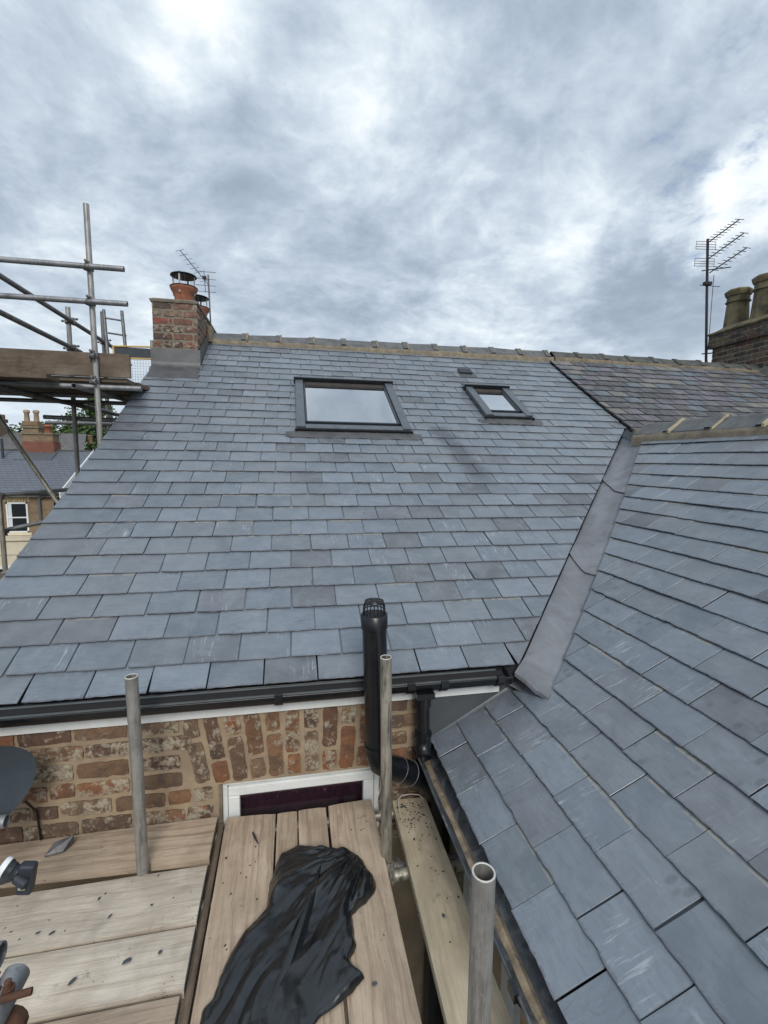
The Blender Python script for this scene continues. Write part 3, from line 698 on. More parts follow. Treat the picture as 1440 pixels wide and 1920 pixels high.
def union(x, parent=gut):
    m_ = MB(); rws = [[Vector((xx, GY+cos(pi+pi*k/12)*.062, GZ+sin(pi+pi*k/12)*.062)) for k in range(13)] for xx in (x-.019, x+.019)]
    m_.grid(rws, True)
    for e in (0, 1): m_.add(rws[e]+[Vector((rws[e][0].x, GY+cos(pi+pi*k/12)*.055, GZ+sin(pi+pi*k/12)*.055)) for k in range(13)], [(k, k+1, 14+k, 13+k) for k in range(12)])
    m_.bb(x-.019, x+.019, GY-.070, GY-.054, GZ-.016, GZ+.014)
    return rp(m_, 'gutter_bracket', M_blackpvc, parent)
for x in (-1.3, -.5, .47, 1.09, 1.716, 1.885, 2.18): union(x)
# stop end
mb = MB(); mb.add([Vector((2.247, GY, GZ+.004))]+[Vector((2.247, GY+cos(pi+pi*k/12)*.062, GZ+.006+sin(pi+pi*k/12)*.064)) for k in range(13)]+[Vector((2.235, GY, GZ+.004))]+[Vector((2.235, GY+cos(pi+pi*k/12)*.062, GZ+.006+sin(pi+pi*k/12)*.064)) for k in range(13)],
    [(0, k+1, k+2) for k in range(12)]+[(14, 14+k+2, 14+k+1) for k in range(12)]+[(k+1, 15+k, 16+k, k+2) for k in range(12)]+[(0, 14, 15, 1), (0, 13, 27, 14)]); rp(mb, 'stop_end', M_blackpvc, gut)
# outlet + downpipe
mb = MB(); mb.bb(1.745, 1.835, GY-.064, GY+.052, GZ-.075, GZ-.046); mb.tube([(1.79, GY-.004, GZ-.05), (1.79, GY-.004, GZ-.135)], .042, 20); rp(mb, 'outlet', M_blackpvc, gut)
rp(MB().tube([(1.79, GY-.004, -.12), (1.795, GY-.008, -.285)], .034, 20), 'downpipe', M_blackpvc, gut)
rp(MB().tube([(1.795, GY-.008, -.262), (1.795, GY-.008, -.31), (1.795, GY-.012, -.335), (1.792, GY-.035, -.365), (1.79, GY-.055, -.378)], .040, 20, hollow=.86), 'shoe', M_blackpvc, gut)
rp(MB().tube([(1.795, GY-.008, -.272), (1.795, GY-.008, -.286)], .044, 20), 'pipe_collar', M_blackpvc, gut)

# ---- main wall with bricks
WY = .066
mb = MB()
# wall panels round the window opening (.80-1.60, below -.485)
mb.bb(-6, .80, WY, WY+.25, -6.2, -.05); mb.bb(1.60, 2.6, WY, WY+.25, -6.2, -.05); mb.bb(.80, 1.60, WY, WY+.25, -.488, -.05); mb.bb(.80, 1.60, WY, WY+.25, -6.2, -1.75)
wall = part(mb, 'wall', M_mortar)
# gable and back walls
mb = MB(); mb.bb(-.40, -.15, WY+.25, 9.0, -6.2, -.25); mb.add([(-.40, .1, -.25), (-.40, 9.2, -.25), (-.40, 4.66, 2.45), (-.38, .1, -.25), (-.38, 9.2, -.25), (-.38, 4.66, 2.45)], [(0, 1, 2), (5, 4, 3), (0, 3, 4, 1), (1, 4, 5, 2), (2, 5, 3, 0)]); part(mb, 'gable_wall', M_brickst)
part(MB().bb(-.15, 5.0, 8.75, 9.0, -6.2, -.25), 'back_wall', M_brickst)
def brick_mesh(wd, ht, seed, mat, rough=.003, nx=7, nz=4, proud=.006, depth=.03):
    """rough front with a ragged outline; local x width, z height, -y outward"""
    rg = random.Random(seed); rows_ = []
    for j in range(nz+1):
        r = []
        for i in range(nx+1):
            x = (i/nx-.5)*wd; z = (j/nz-.5)*ht; edge = i in (0, nx) or j in (0, nz); corner = i in (0, nx) and j in (0, nz)
            x += rg.uniform(-1, 1)*rough*(1.0 if edge else 1.2); z += rg.uniform(-1, 1)*rough*(1.1 if edge else .8)
            if corner: x *= .97; z *= .92
            y = -proud+rg.uniform(-1, 1)*rough*1.1+(.0045 if edge else 0)+(.004*math.exp(-((i/nx-rg.random())**2)*8) if not edge else 0)
            r.append((x, y, z))
        rows_.append(r)
    m_ = MB(); m_.grid(rows_, True)
    rim = [rows_[0][i] for i in range(nx+1)]+[rows_[j][nx] for j in range(1, nz+1)]+[rows_[nz][i] for i in range(nx-1, -1, -1)]+[rows_[j][0] for j in range(nz-1, 0, -1)]
    back = [(x, depth, z) for x, y, z in rim]; n = len(rim)
    m_.add(rim+back, [(k, n+k, n+(k+1) % n, (k+1) % n) for k in range(n)])
    return m_.mesh('brick', mat)
class Bricks:
    def __init__(s, mat, wd, ht, **kw): s.full = [brick_mesh(wd, ht, i, mat, **kw) for i in range(8)]; s.half = [brick_mesh(wd*.47, ht, i+50, mat, nx=4, **{k: v for k, v in kw.items() if k != 'nx'}) for i in range(5)]; s.n = 0
    def put(s, P, out, parent, half=False, rot=0.0, off=Vector((0, 0, 0)), sx=1.0, sz=1.0):
        out = Vector(out); y = -out; x = y.cross(Vector((0, 0, 1))).normalized(); z = Vector((0, 0, 1))
        M = Matrix(((x.x, y.x, z.x, 0), (x.y, y.y, z.y, 0), (x.z, y.z, z.z, 0), (0, 0, 0, 1))) @ Matrix.Rotation(rot, 4, 'Y') @ Matrix.Diagonal((sx, 1, sz, 1)); M.translation = Vector(P)-Vector(off)
        o = bpy.data.objects.new('brick', random.choice(s.half if half else s.full)); COL.objects.link(o); o.parent = parent; o.matrix_local = M; s.n += 1; return o
BR = Bricks(M_brick, .217, .069, rough=.0026, nx=9, proud=.011)
def jr(a): return random.uniform(-a, a)
rowz = [-.158, -.249, -.341, -.433, -.525, -.617]
for r_, z in enumerate(rowz):
    x = -.62+(.115 if r_ % 2 else 0)+.04*(r_ % 3 == 1); xe = .665 if r_ < 4 else .775
    while x < xe:
        hf = random.random() < .18; wv = .108 if hf else .226
        if x+wv > xe+.03:
            if xe-x > .085: BR.put((x+(xe-x)/2, WY, z+jr(.003)), (0, -1, 0), wall, True, jr(.02), sx=(xe-x-.015)/.101)
            break
        BR.put((x+wv/2, WY, z+jr(.004)), (0, -1, 0), wall, hf, jr(.022), sx=random.uniform(.93, 1.03), sz=random.uniform(.88, 1.05)); x += wv+.004
# soldier arch over the window
n = 11
for i in range(n):
    f = i/(n-1); x = .70+.905*f; tilt = radians(-13+20*f)*.75
    topx = x; 
    def sp(zc, half):
        dx = math.tan(tilt)*(zc+.30)
        BR.put((x+dx, WY, zc), (0, -1, 0), wall, half, pi/2+tilt+jr(.025), sx=random.uniform(.94, 1.03), sz=random.uniform(.9, 1.05))
    if i % 2 == 0: sp(-.183, True); sp(-.362, False)
    else: sp(-.243, False); sp(-.420, True)
for z in rowz:
    for x, hf in (((1.70, False),) if rowz.index(z) % 2 else ((1.66, True), (1.79, True))): BR.put((x+.02, WY, z), (0, -1, 0), wall, hf, jr(.03), sz=.95)
# jamb bricks each side of the window
for z in (-.60, -.69, -.78, -.87): BR.put((1.70, WY, z), (0, -1, 0), wall, False, jr(.02))
# ---- window
mb = MB(); wx0, wx1, wz = .800, 1.600, -.488
FY0, FY1 = .088, .150
mb.bb(wx0, wx0+.034, FY0, FY1, -1.7, wz-.026); mb.bb(wx1-.034, wx1, FY0, FY1, -1.7, wz-.026); mb.bb(wx0, wx1, FY0, FY1, wz-.026, wz)
win = bevel(part(mb, 'window', M_white), .004)
mb = MB(); mb.bb(wx0+.037, wx0+.092, FY0-.014, FY1-.02, -1.6, wz-.078); mb.bb(wx1-.092, wx1-.037, FY0-.014, FY1-.02, -1.6, wz-.078); mb.bb(wx0+.037, wx1-.037, FY0-.014, FY1-.02, wz-.078, wz-.028)
bevel(rp(mb, 'sash', M_white, win), .006)
rp(MB().add([(wx0+.09, FY0+.02, -1.6), (wx1-.09, FY0+.02, -1.6), (wx1-.09, FY0+.02, wz-.076), (wx0+.09, FY0+.02, wz-.076)], [(0, 1, 2, 3)]), 'pane', M_winglass, win)
mb = MB(); rws = []
for zz in (-1.7, wz): rws.append([Vector((wx0+.02+i*.02, .30+.012*sin(i*1.7), zz)) for i in range(39)])
for rw_ in rws:
    for q_ in rw_: q_.y -= .13
mb.grid(rws, True); rp(mb, 'blind', M_curtain, win)
# weathered plaster reveal at left
part(MB().bb(.796, .811, .062, .150, -1.7, -.487), 'reveal', M_pale_mort)

# ---- soil vent pipe
SX, SY = 1.517, -.140
sv = part(MB().tube([(SX, SY, .385), (SX+.022, SY, -.225)], .055, 28, hollow=.93), 'soil_pipe', M_blackpvc)
rp(MB().tube([(SX, SY, .400), (SX, SY, .398), (SX+.002, SY, .335)], [.057, .0605, .0605], 28, hollow=.90), 'pipe_socket', M_blackpvc, sv)
# cage: ribs and a slotted domed cap
mb = MB()
for k in range(18):
    a_ = 2*pi*k/18; mb.tube([(SX+.050*cos(a_), SY+.050*sin(a_), .395), (SX+.048*cos(a_), SY+.048*sin(a_), .435), (SX+.040*cos(a_), SY+.040*sin(a_), .456)], .0026, 6)
mb.tube([(SX+.049*cos(2*pi*k/24), SY+.049*sin(2*pi*k/24), .418) for k in range(25)], .0022, 6)
for k in range(18):
    a_ = 2*pi*k/18; mb.tube([(SX+.040*cos(a_), SY+.040*sin(a_), .456), (SX+.012*cos(a_), SY+.012*sin(a_), .463)], .0032, 6)
mb.lathe([(.0, .466), (.013, .465), (.014, .459), (0, .458)], (SX, SY, 0), 16); mb.lathe([(.044, .450), (.0435, .460), (.037, .462), (.037, .452), (.044, .450)], (SX, SY, 0), 24)
rp(mb, 'vent_cage', M_blackpvc, sv)
pts = [(SX+.022, SY, -.225), (SX+.026, SY, -.28), (SX+.040, SY+.006, -.325), (SX+.075, SY+.02, -.362), (SX+.12, SY+.035, -.388), (SX+.21, SY+.075, -.455), (SX+.28, SY+.095, -.505), (SX+.33, SY+.11, -.56), (SX+.373, SY+.135, -.66), (SX+.375, SY+.135, -.9), (SX+.375, SY+.135, -3)]
rp(MB().tube(pts, .056, 26), 'pipe_bend', M_blackpvc, sv)
rp(MB().tube([(SX+.0225, SY, -.225), (SX+.0245, SY, -.262)], .0615, 28), 'pipe_ring', M_blackpvc, sv)
for k in (0.20, .88):
    q = Vector(pts[4]).lerp(Vector(pts[5]), k); dv = (Vector(pts[5])-Vector(pts[4])).normalized(); u_ = dv.orthogonal().normalized(); v_ = dv.cross(u_)
    rp(MB().tube([q+(u_*cos(2*pi*i/20)+v_*sin(2*pi*i/20))*.058 for i in range(21)], .0014, 6), 'wire_tie', M_tubec, sv)

# ---- left chimney stack (straddles the ridge by the verge)
cx0, cx1, cy0, cy1 = -.425, .085, 3.86, 5.45
def stack(name, x0, x1, y0, y1, z0, z1, mort, BRK, course, faces, parent, length=.225, top=True, joint=.012, zb=None):
    i_ = .012
    core = part(MB().bb(x0+i_, x1-i_, y0+i_, y1-i_, z0, z1), name, mort, parent)
    z = z1-course/2-.01; r_ = 0
    while z > (zb if zb is not None else z0):
        for fc in faces:
            if fc == 'S': P0, d_, out, L = Vector((x0, y0+.01, z)), Vector((1, 0, 0)), (0, -1, 0), x1-x0
            elif fc == 'E': P0, d_, out, L = Vector((x1-.01, y0, z)), Vector((0, 1, 0)), (1, 0, 0), y1-y0
            elif fc == 'W': P0, d_, out, L = Vector((x0+.01, y0, z)), Vector((0, 1, 0)), (-1, 0, 0), y1-y0
            u = .004
            pat = r_ % 2
            if pat: wv = length*.5; BRK.put(P0+d_*(u+wv/2), out, core, True, jr(.012)); u += wv+joint*.3
            while u < L-.03:
                wv = length; hf = False
                if u+wv > L+.004: wv = L-u; hf = wv < length*.75
                if wv < .05: break
                full = length-joint; BRK.put(P0+d_*(u+wv/2)+Vector((0, 0, jr(.002))), out, core, hf, jr(.012), sx=((wv-joint)/(full*.47) if hf else (wv-joint)/full)); u += wv
        z -= course; r_ += 1
    return core
BS = Bricks(M_brickst, .205, .066, rough=.0042, proud=.007)
st1 = stack('chimney', cx0, cx1, cy0, cy1, 1.6, 2.885, M_stackmort, BS, .0865, ('S', 'E'), house, zb=2.34)
st1['label'] = 'chimney stack of red and cream bricks'
mb = MB(); rws = []
for i, (e, z) in enumerate(((-.004, 2.868), (-.012, 2.893), (.03, 2.915), (.10, 2.930))): rws.append([(cx0+e, cy0+e, z), (cx1-e, cy0+e, z), (cx1-e, cy1-e, z), (cx0+e, cy1-e, z), (cx0+e, cy0+e, z)])
mb.grid(rws, False); mb.add(rws[-1][:4], [(0, 1, 2, 3)]); rp(mb, 'flaunching', M_stackmort, st1)
def pot_cowl(x, y, z, parent, sc=1.0):
    rp(MB().lathe([(.105*sc, 0), (.112*sc, .07*sc), (.118*sc, .10*sc), (.150*sc, .155*sc), (.155*sc, .175*sc), (.135*sc, .178*sc), (.10*sc, .10*sc)], (x, y, z), 28), 'chimney_pot', M_terra, parent)
    m_ = MB(); m_.lathe([(0, .345*sc), (.05*sc, .343*sc), (.148*sc, .322*sc), (.150*sc, .314*sc), (.05*sc, .330*sc), (0, .333*sc)], (x, y, z), 30)
    m_.lathe([(.12*sc, .179*sc), (.158*sc, .176*sc), (.160*sc, .186*sc), (.12*sc, .192*sc), (.12*sc, .179*sc)], (x, y, z), 28)
    rp(m_, 'cowl', M_blackpvc, parent)
    for k in range(4):
        a_ = radians(-100+90*k); rp(MB().box((x+.128*sc*cos(a_), y+.128*sc*sin(a_), z+.215*sc), (.020*sc, .006, .24*sc), Matrix.Rotation(a_+pi/2, 3, 'Z')), 'cowl_strap', M_tube, parent)
    m_ = MB()
    for k in range(20): a_ = 2*pi*k/20; m_.tube([(x+.115*sc*cos(a_), y+.115*sc*sin(a_), z+.185*sc), (x+.115*sc*cos(a_), y+.115*sc*sin(a_), z+.32*sc)], .0012, 4)
    rp(m_, 'bird_guard', M_aer, parent)
pot_cowl(-.10, 4.08, 2.925, st1); pot_cowl(-.09, 4.85, 2.925, st1)
# front and side flashings
mb = MB(); K = 8; rws = []
for i in range(K+1):
    x = cx0-.012+(cx1-cx0+.03)*i/K; wv = .003*noise.noise(Vector((x*9, 0, 0)))
    rws.append([Vector((x, cy0-.008, 2.345+wv)), Vector((x, cy0-.012+wv, 2.20)), Vector((x, cy0-.016, 2.125+.02)), S1(x, 4.33, .034+wv), S1(x+.015, 4.20, .030+wv), S1(x+.02, 4.06, .024+wv)])
mb.grid(rws, True); f1 = rp(mb, 'lead_flashing', M_leadd, st1)
mb = MB()
for i in range(9):   # stepped side flashing
    y0_ = cy0+.0+i*.088; zt = 2.26+.135+i*.0495
    zb0 = S1(0, (y0_)/cos(A1)+.03, .0).z; 
    m_ = MB(); xq = cx1+.004+.0006*i
    a_ = [Vector((xq, y0_, zb0-.02)), Vector((xq, y0_+.11, zb0+.04)), Vector((xq, y0_+.11, zt+.0)), Vector((xq, y0_+.015, zt-.045))]
    m_.hexa([a_[0], a_[1], a_[1]+Vector((.004, 0, 0)), a_[0]+Vector((.004, 0, 0)), a_[3], a_[2], a_[2]+Vector((.004, 0, 0)), a_[3]+Vector((.004, 0, 0))])
    rp(m_, 'step_flashing', M_leadd, st1)
# saddle between stack and ridge
mb = MB(); mb.bb(cx1, cx1+.05, 4.5, 4.72, 2.60, 2.80); rp(mb, 'mortar_saddle', M_ridgemortar, st1)

# ================================================================== REAR WING (right)
wing = empty('rear_wing', (3.4, -2.0, -6.2), 'low rear wing with blue grey slates running down to a black gutter on the right', 'house extension')
RW = 3.42
def to_w(o): return o
mb = MB()
ys = [-3.4+i*.4 for i in range(9)]+[.17]; s2s = [0, .4, .8, 1.2, 1.6, 2.0, 2.4, 2.8, 3.1, RW]
for i in range(len(ys)-1):
    for j in range(len(s2s)-1): mb.add([S2(ys[i], s2s[j], -.02), S2(ys[i+1], s2s[j], -.02), S2(ys[i+1], s2s[j+1], -.02), S2(ys[i], s2s[j+1], -.02)], [(0, 1, 2, 3)])
# triangle running up behind the main roof plane
for j in range(len(s2s)-1):
    if s2s[j] < .6: continue
    y0_, y1_ = .17, max(.17, -.033+.838*(s2s[j]-.642)+.10), 
    y2_ = max(.17, -.033+.838*(s2s[j+1]-.642)+.10)
    mb.add([S2(.17, s2s[j], -.02), S2(y1_, s2s[j], -.02), S2(y2_, s2s[j+1], -.02), S2(.17, s2s[j+1], -.02)], [(0, 1, 2, 3)])
ap = S2(0, RW, -.02); mb.add([(ap.x, -3.5, ap.z), (ap.x, 2.6, ap.z), (2*ap.x-1.9, 2.6, -.4), (2*ap.x-1.9, -3.5, -.4)], [(0, 1, 2, 3)])
wroof = part(mb, 'roof', M_deck, wing)
def CW(poly, s):      # keep y <= -.033+.838*(s-.642), y = -u
    return clip(poly, -1, -.838, -.033-.838*.642)
def cut_wing(poly, a, c, s):
    poly = clip(poly, 0, 1, RW-.06)
    # u here is -y (towards the camera): valley  y <= -.033+.838*(s-.642)+.05
    if s > .5: poly = clip(poly, 1, 0, 99) if False else clip(poly, -1, -.838, .033+.838*.642*-1-.0) if False else CW(poly, s)
    else: poly = clip(poly, -1, 0, .172)
    return poly
def SW(u, s, h=0.0): return S2(-u, s, h)
rows = []
for j in range(21):
    s = j*G2; e = 0 if j % 2 == 0 else .5
    spans = [((k+e)*W2, (k+e+1)*W2) for k in range(-9, 12)]
    if j < 3: spans = [((k+e)*W2, (k+e+1)*W2) for k in range(0, 12)]+[(-.178, e*W2)] 
    elif j == 3: spans = [((k+e)*W2, (k+e+1)*W2) for k in range(-1, 12)]
    rows.append((s, G2, spans))
lay(SW, True, M_slatew, wroof, rows, cut_wing, None, 290, thick=.0085)
# ridge of the wing, with pale mortar at the joints
ax = S2(0, RW)
ridge_run((ax.x-.01, 2.13, ax.z+.075), (ax.x-.005, -3.3, ax.z+.065), .452, wroof, M_ridge, M_ridgemortar, .155, .62, clipmat=simple("fresh_mortar", (.42, .355, .235), .95, var=.15, nscale=30, bumpk=.6), mort_d=.035)
# end of the wing ridge: mortar plug
mb = MB(); mb.hexa([(ax.x-.17, 2.06, ax.z-.12), (ax.x+.02, 2.06, ax.z-.08), (ax.x+.10, 2.55, ax.z-.03), (ax.x-.02, 2.40, ax.z-.10), (ax.x-.15, 2.08, ax.z-.03), (ax.x-.01, 2.08, ax.z+.065), (ax.x+.08, 2.42, ax.z+.065), (ax.x-.02, 2.30, ax.z-.0)]); rp(mb, 'mortar_plug', M_ridgemortar, wroof)
# wall under it
mb = MB(); WX = 1.955
mb.bb(WX, WX+.2, -3.6, -1.05, -6.2, -.44); mb.bb(WX, WX+.2, -.15, .06, -6.2, -.44); mb.bb(WX, WX+.2, -1.05, -.15, -.80, -.44); mb.bb(WX, WX+.2, -1.05, -.15, -6.2, -2.0); mb.bb(WX+.2, 6.8, -3.6, -3.4, -6.2, -.44)
wwall = part(mb, 'wall', M_pale_mort, wing)
BD = Bricks(M_brickdk, .215, .068, rough=.0035)
for r_ in range(4):
    y = .05-(.11 if r_ % 2 else 0)
    while y > -3.2:
        BD.put((WX, y-.11, -.50-.088*r_), (-1, 0, 0), wwall, False, jr(.01)); y -= .228
for r_ in range(14):
    y = -1.07-(.11 if r_ % 2 else 0)
    while y > -2.0:
        BD.put((WX, y-.11, -.85-.088*r_), (-1, 0, 0), wwall, False, jr(.01)); y -= .228
mb = MB(); mb.bb(WX+.03, WX+.09, -1.05, -.15, -.875, -.80); mb.bb(WX+.03, WX+.09, -1.05, -.98, -2.0, -.875); mb.bb(WX+.03, WX+.09, -.22, -.15, -2.0, -.875); mb.bb(WX+.03, WX+.09, -.64, -.58, -2.0, -.875)
wwin = part(mb, 'window', M_white, wing)
rp(MB().add([(WX+.06, -1.0, -2), (WX+.06, -.2, -2), (WX+.06, -.2, -.87), (WX+.06, -1.0, -.87)], [(0, 1, 2, 3)]), 'pane', M_winglass, wwin)
rp(MB().bb(WX+.28, WX+.30, -1.2, 0, -2, -.6), 'blind', M_curtain, wwin)
part(MB().bb(WX-.025, WX-.004, -3.6, .05, -.55, -.42), 'fascia', M_blackpvc, wing)
# wing gutter, silted
WGX, WGZ, WGR = 1.822, -.392, .055
wg = part(half_round((WGX, .045, WGZ), (WGX, -3.5, WGZ), WGR), 'gutter', M_blackpvc, wing)
wg.data.materials[0] = None or simple("faded_black_plastic", (.045, .050, .058), .5, var=.4, nscale=9, dirt=(.20, .21, .21), dirtk=.6, dscale=14)
mb = MB(); rws = []
for i in range(71):
    y = .04-i*.05; n_ = noise.noise(Vector((y*3, 1, 0))); n2 = noise.noise(Vector((y*9, 5, 0)))
    wl = .004+.012*n_+.008*n2; wr_ = .006+.012*noise.noise(Vector((y*4, 9, 0)))+.006*n2; hh_ = .012+.006*n_
    rws.append([Vector((WGX-wl-.012, y, WGZ-WGR+.0065)), Vector((WGX-wl*.5, y, WGZ-WGR+hh_+.004)), Vector((WGX+.004, y, WGZ-WGR+hh_+.006)), Vector((WGX+wr_*.6, y, WGZ-WGR+hh_+.003)), Vector((WGX+wr_+.012, y, WGZ-WGR+.0065))])
mb.grid(rws, True); rp(mb, 'silt', simple("gutter_silt", (.30, .24, .165), .95, var=.3, nscale=22, bumpk=.8, bscale=80, dirt=(.06, .055, .05), dirtk=.7, dscale=14), wg)
for y in (-.02, -1.08, -2.1):
    m_ = MB(); rws = [[Vector((WGX+cos(pi+pi*k/12)*.0615, yy, WGZ+sin(pi+pi*k/12)*.0615)) for k in range(13)] for yy in (y-.018, y+.018)]
    m_.grid(rws, True); m_.grid([[v+Vector((0, 0, 0)) for v in rws[0]], [Vector((WGX+cos(pi+pi*k/12)*.055, y-.018, WGZ+sin(pi+pi*k/12)*.055)) for k in range(13)]])
    m_.bb(WGX-.070, WGX-.054, y-.02, y+.02, WGZ-.02, WGZ+.010); rp(m_, 'gutter_bracket', M_blackpvc, wg)
m_ = MB(); m_.add([Vector((WGX, .050, WGZ))]+[Vector((WGX+cos(pi+pi*k/12)*.062, .050, WGZ+sin(pi+pi*k/12)*.062)) for k in range(13)], [(0, k+1, k+2) for k in range(12)]); rp(m_, 'stop_end', M_blackpvc, wg)
# grey sheet closing the corner under the main gutter, lead upstand along the slates
mb = MB(); y_ = WY-.012
tri = [(1.86, -.30), (1.86, -.118), (2.34, -.118), (2.34, -.052), (2.20, -.125)]
pl = [Vector((1.845, y_, -.36)), Vector((2.42, y_, -.03)), Vector((2.30, y_, -.0)), Vector((1.845, y_, -.02))]
mb.hexa([pl[0], pl[1], pl[1]+Vector((0, .012, 0)), pl[0]+Vector((0, .012, 0)), pl[3], pl[2], pl[2]+Vector((0, .012, 0)), pl[3]+Vector((0, .012, 0))])
part(mb, 'cover_sheet', simple("grey_sheet", (.065, .07, .075), .55, var=.12, nscale=6), wing)
mb = MB(); rws = []
for i in range(9):
    s = .02+i*.075; p = S2(.168, s, .026); rws.append([p+Vector((0, .006, .035)), p+Vector((0, -.001, .012)), p+Vector((0, -.020, .0))])
mb.grid(rws, True); part(mb, 'lead_upstand', M_anthl, wing)

# ================================================================== NEIGHBOUR (right)
nb = empty('neighbouring_house', (8.2, 3.5, -6.2), 'adjoining older house with mottled purple and brown slates and sooty chimney', 'house')
mb = MB()
for i in range(9):
    for j in range(6):
        x0, x1 = 5.0+i*.8, 5.0+(i+1)*.8; s0, s1 = RIDGE_S*j/6, RIDGE_S*(j+1)/6
        mb.add([S3(x0, s0, -.02), S3(x1, s0, -.02), S3(x1, s1, -.02), S3(x0, s1, -.02)], [(0, 1, 2, 3)])
for j in range(8):
    s0, s1 = RIDGE_S*j/8, RIDGE_S*(j+1)/8; mb.add([S3(5.024, s0, -.05), S3(5.024, s1, -.05), S3(5.024, s1, .0), S3(5.024, s0, .0)], [(0, 1, 2, 3)])
tp = S3(0, RIDGE_S, -.02); mb.add([(5.0, tp.y, tp.z), (12.4, tp.y, tp.z), (12.4, 2*tp.y, -.2), (5.0, 2*tp.y, -.2)], [(0, 1, 2, 3)])
nroof = part(mb, 'roof', M_deck, nb)
def cut_nb(poly, a, c, s):
    poly = clip(poly, -1, 0, -5.03)
    poly = clip(poly, 0, 1, RIDGE_S-.01)
    return poly
rows = []
NG = .181
for j in range(13, 30):
    s = j*NG; e = 0 if j % 2 == 0 else .5
    if s > RIDGE_S-.12: break
    rows.append((s, NG, [(4.87+(k+e)*.243, 4.87+(k+e+1)*.243) for k in range(0, 25)]))
lay(S3, False, M_old, nroof, rows, cut_nb, None, 290, thick=.010, jit=2.0)
ridge_run((5.12, RY, RZ+.035), (12.3, RY, RZ+.0), .452, nroof, M_ridgeold, M_pale_mort, .14, .66, clipmat=None, mort_d=.02)
part(MB().bb(5.0, 12.4, WY, WY+.25, -6.2, -.1), 'wall', M_brickdk, nb)
# sooty stack
NX0, NX1, NY0, NY1 = 9.0, 9.72, 3.75, 5.62
BN = Bricks(M_brickdk, .218, .068, rough=.003, proud=.007)
st2 = stack('chimney', NX0, NX1, NY0, NY1, 1.8, 3.26, M_stackmort, BN, .088, ('W', 'S'), nb, length=.235, joint=.014, zb=2.2)
st2['label'] = 'sooty brick stack with corbelled top'
c2 = stack('corbel', NX0-.05, NX1+.05, NY0-.05, NY1+.06, 3.25, 3.50, M_pale_mort, BN, .084, ('W', 'S'), nb, length=.235, joint=.014)
mb = MB(); rws = []
for e, z in ((-.065, 3.49), (-.07, 3.52), (.02, 3.56), (.14, 3.64), (.22, 3.66)):
    rws.append([(NX0+e, NY0+e, z), (NX1-e, NY0+e, z), (NX1-e, NY1-e, z), (NX0+e, NY1-e, z), (NX0+e, NY0+e, z)])
mb.grid(rws, False); mb.add(rws[-1][:4], [(0, 1, 2, 3)]); rp(mb, 'flaunching', M_buffpot, st2)
part(MB().hexa([S1(8.86, 4.05, .02), S1(9.0, 4.05, .02), S1(9.0, 5.3, .02), S1(8.86, 5.3, .02), S1(8.985, 4.05, .22), S1(9.0, 4.05, .22), S1(9.0, 5.3, .16), S1(8.985, 5.3, .16)]), 'mortar_fillet', M_ridgeold, nb)
def oct_pot(x, y, z, sc=1.0):
    pr = [(.200, 0), (.172, .46), (.198, .465), (.196, .495), (.178, .50), (.176, .575), (.196, .580), (.215, .63), (.222, .665), (.19, .69), (.15, .69)]
    m_ = MB().lathe([(r*sc, h*sc) for r, h in pr], (x, y, z), 8, False); rp(m_, 'chimney_pot', M_buffpot, st2)
oct_pot(9.32, 5.46, 3.60, 1.0); oct_pot(9.32, 4.92, 3.62, 1.06); oct_pot(9.32, 4.4, 3.62, 1.0)

# ================================================================== AERIALS
def yagi(name, base, tip, n, span, parent, mat, up=False, refl=True, r=.006):
    base, tip = Vector(base), Vector(tip); d_ = (tip-base).normalized(); side = (Vector((0, 0, 1)) if up else d_.cross(Vector((0, 0, 1)))).normalized()
    m_ = MB().tube([base, tip], r, 8)
    o = rp(m_, name, mat, parent)
    for i in range(n):
        p = base+d_*(tip-base).length*(.12+.88*i/(n-1)); s_ = span*(1.1-.25*i/n)
        rp(MB().tube([p-side*s_/2, p+side*s_/2], r*.55, 6), 'element', mat, o)
    return o
aR = empty('tv_aerial', (8.98, 5.68, 2.95), 'tall dark mast with three stacked tv aerials beside the sooty chimney', 'aerial')
off = Vector((-8.98, -5.68, -2.95))
mr = MB().tube([(8.975, 5.66, 2.60), (8.98, 5.74, 3.4), (8.99, 5.83, 4.3), (9.01, 5.94, 5.36)], .024, 10).build('mast', M_aerdark, aR); mr.matrix_parent_inverse = Matrix.Translation(off)
for (b_, t_, n_) in (((9.02, 5.92, 5.30), (8.95, 5.24, 5.38), 9), ((9.02, 5.89, 4.99), (9.02, 5.19, 5.14), 9), ((9.04, 5.86, 4.72), (9.06, 5.15, 4.88), 8)):
    yagi('boom', b_, t_, n_, .20, mr, M_aerdark, r=.010)
for z in (5.28, 4.97):
    m_ = MB()
    for dz in (-.09, -.045, .0, .05): m_.tube([(8.82, 6.0, z+dz), (9.20, 5.94, z+dz)], .005, 6)
    for xx, yy in ((8.82, 6.0), (9.20, 5.94)): m_.tube([(xx, yy, z-.09), (xx, yy, z+.05)], .005, 6)
    rp(m_, 'reflector', M_aer, mr)
m_ = MB().tube([(8.86, 5.86, 4.74), (9.30, 5.66, 4.77)], .010, 8).tube([(8.84, 5.86, 4.48), (9.24, 5.80, 4.46)], .006, 6).bb(8.92, 9.06, 5.80, 5.88, 4.48, 4.54); rp(m_, 'clamp_arm', M_aerdark, mr)
rp(MB().tube([(8.86, 5.70, 3.17), (9.10, 5.5, 3.17)], .012, 8).tube([(8.99, 5.68, 2.78), (9.08, 5.45, 2.88)], .010, 8), 'wall_bracket', M_aerdark, mr)
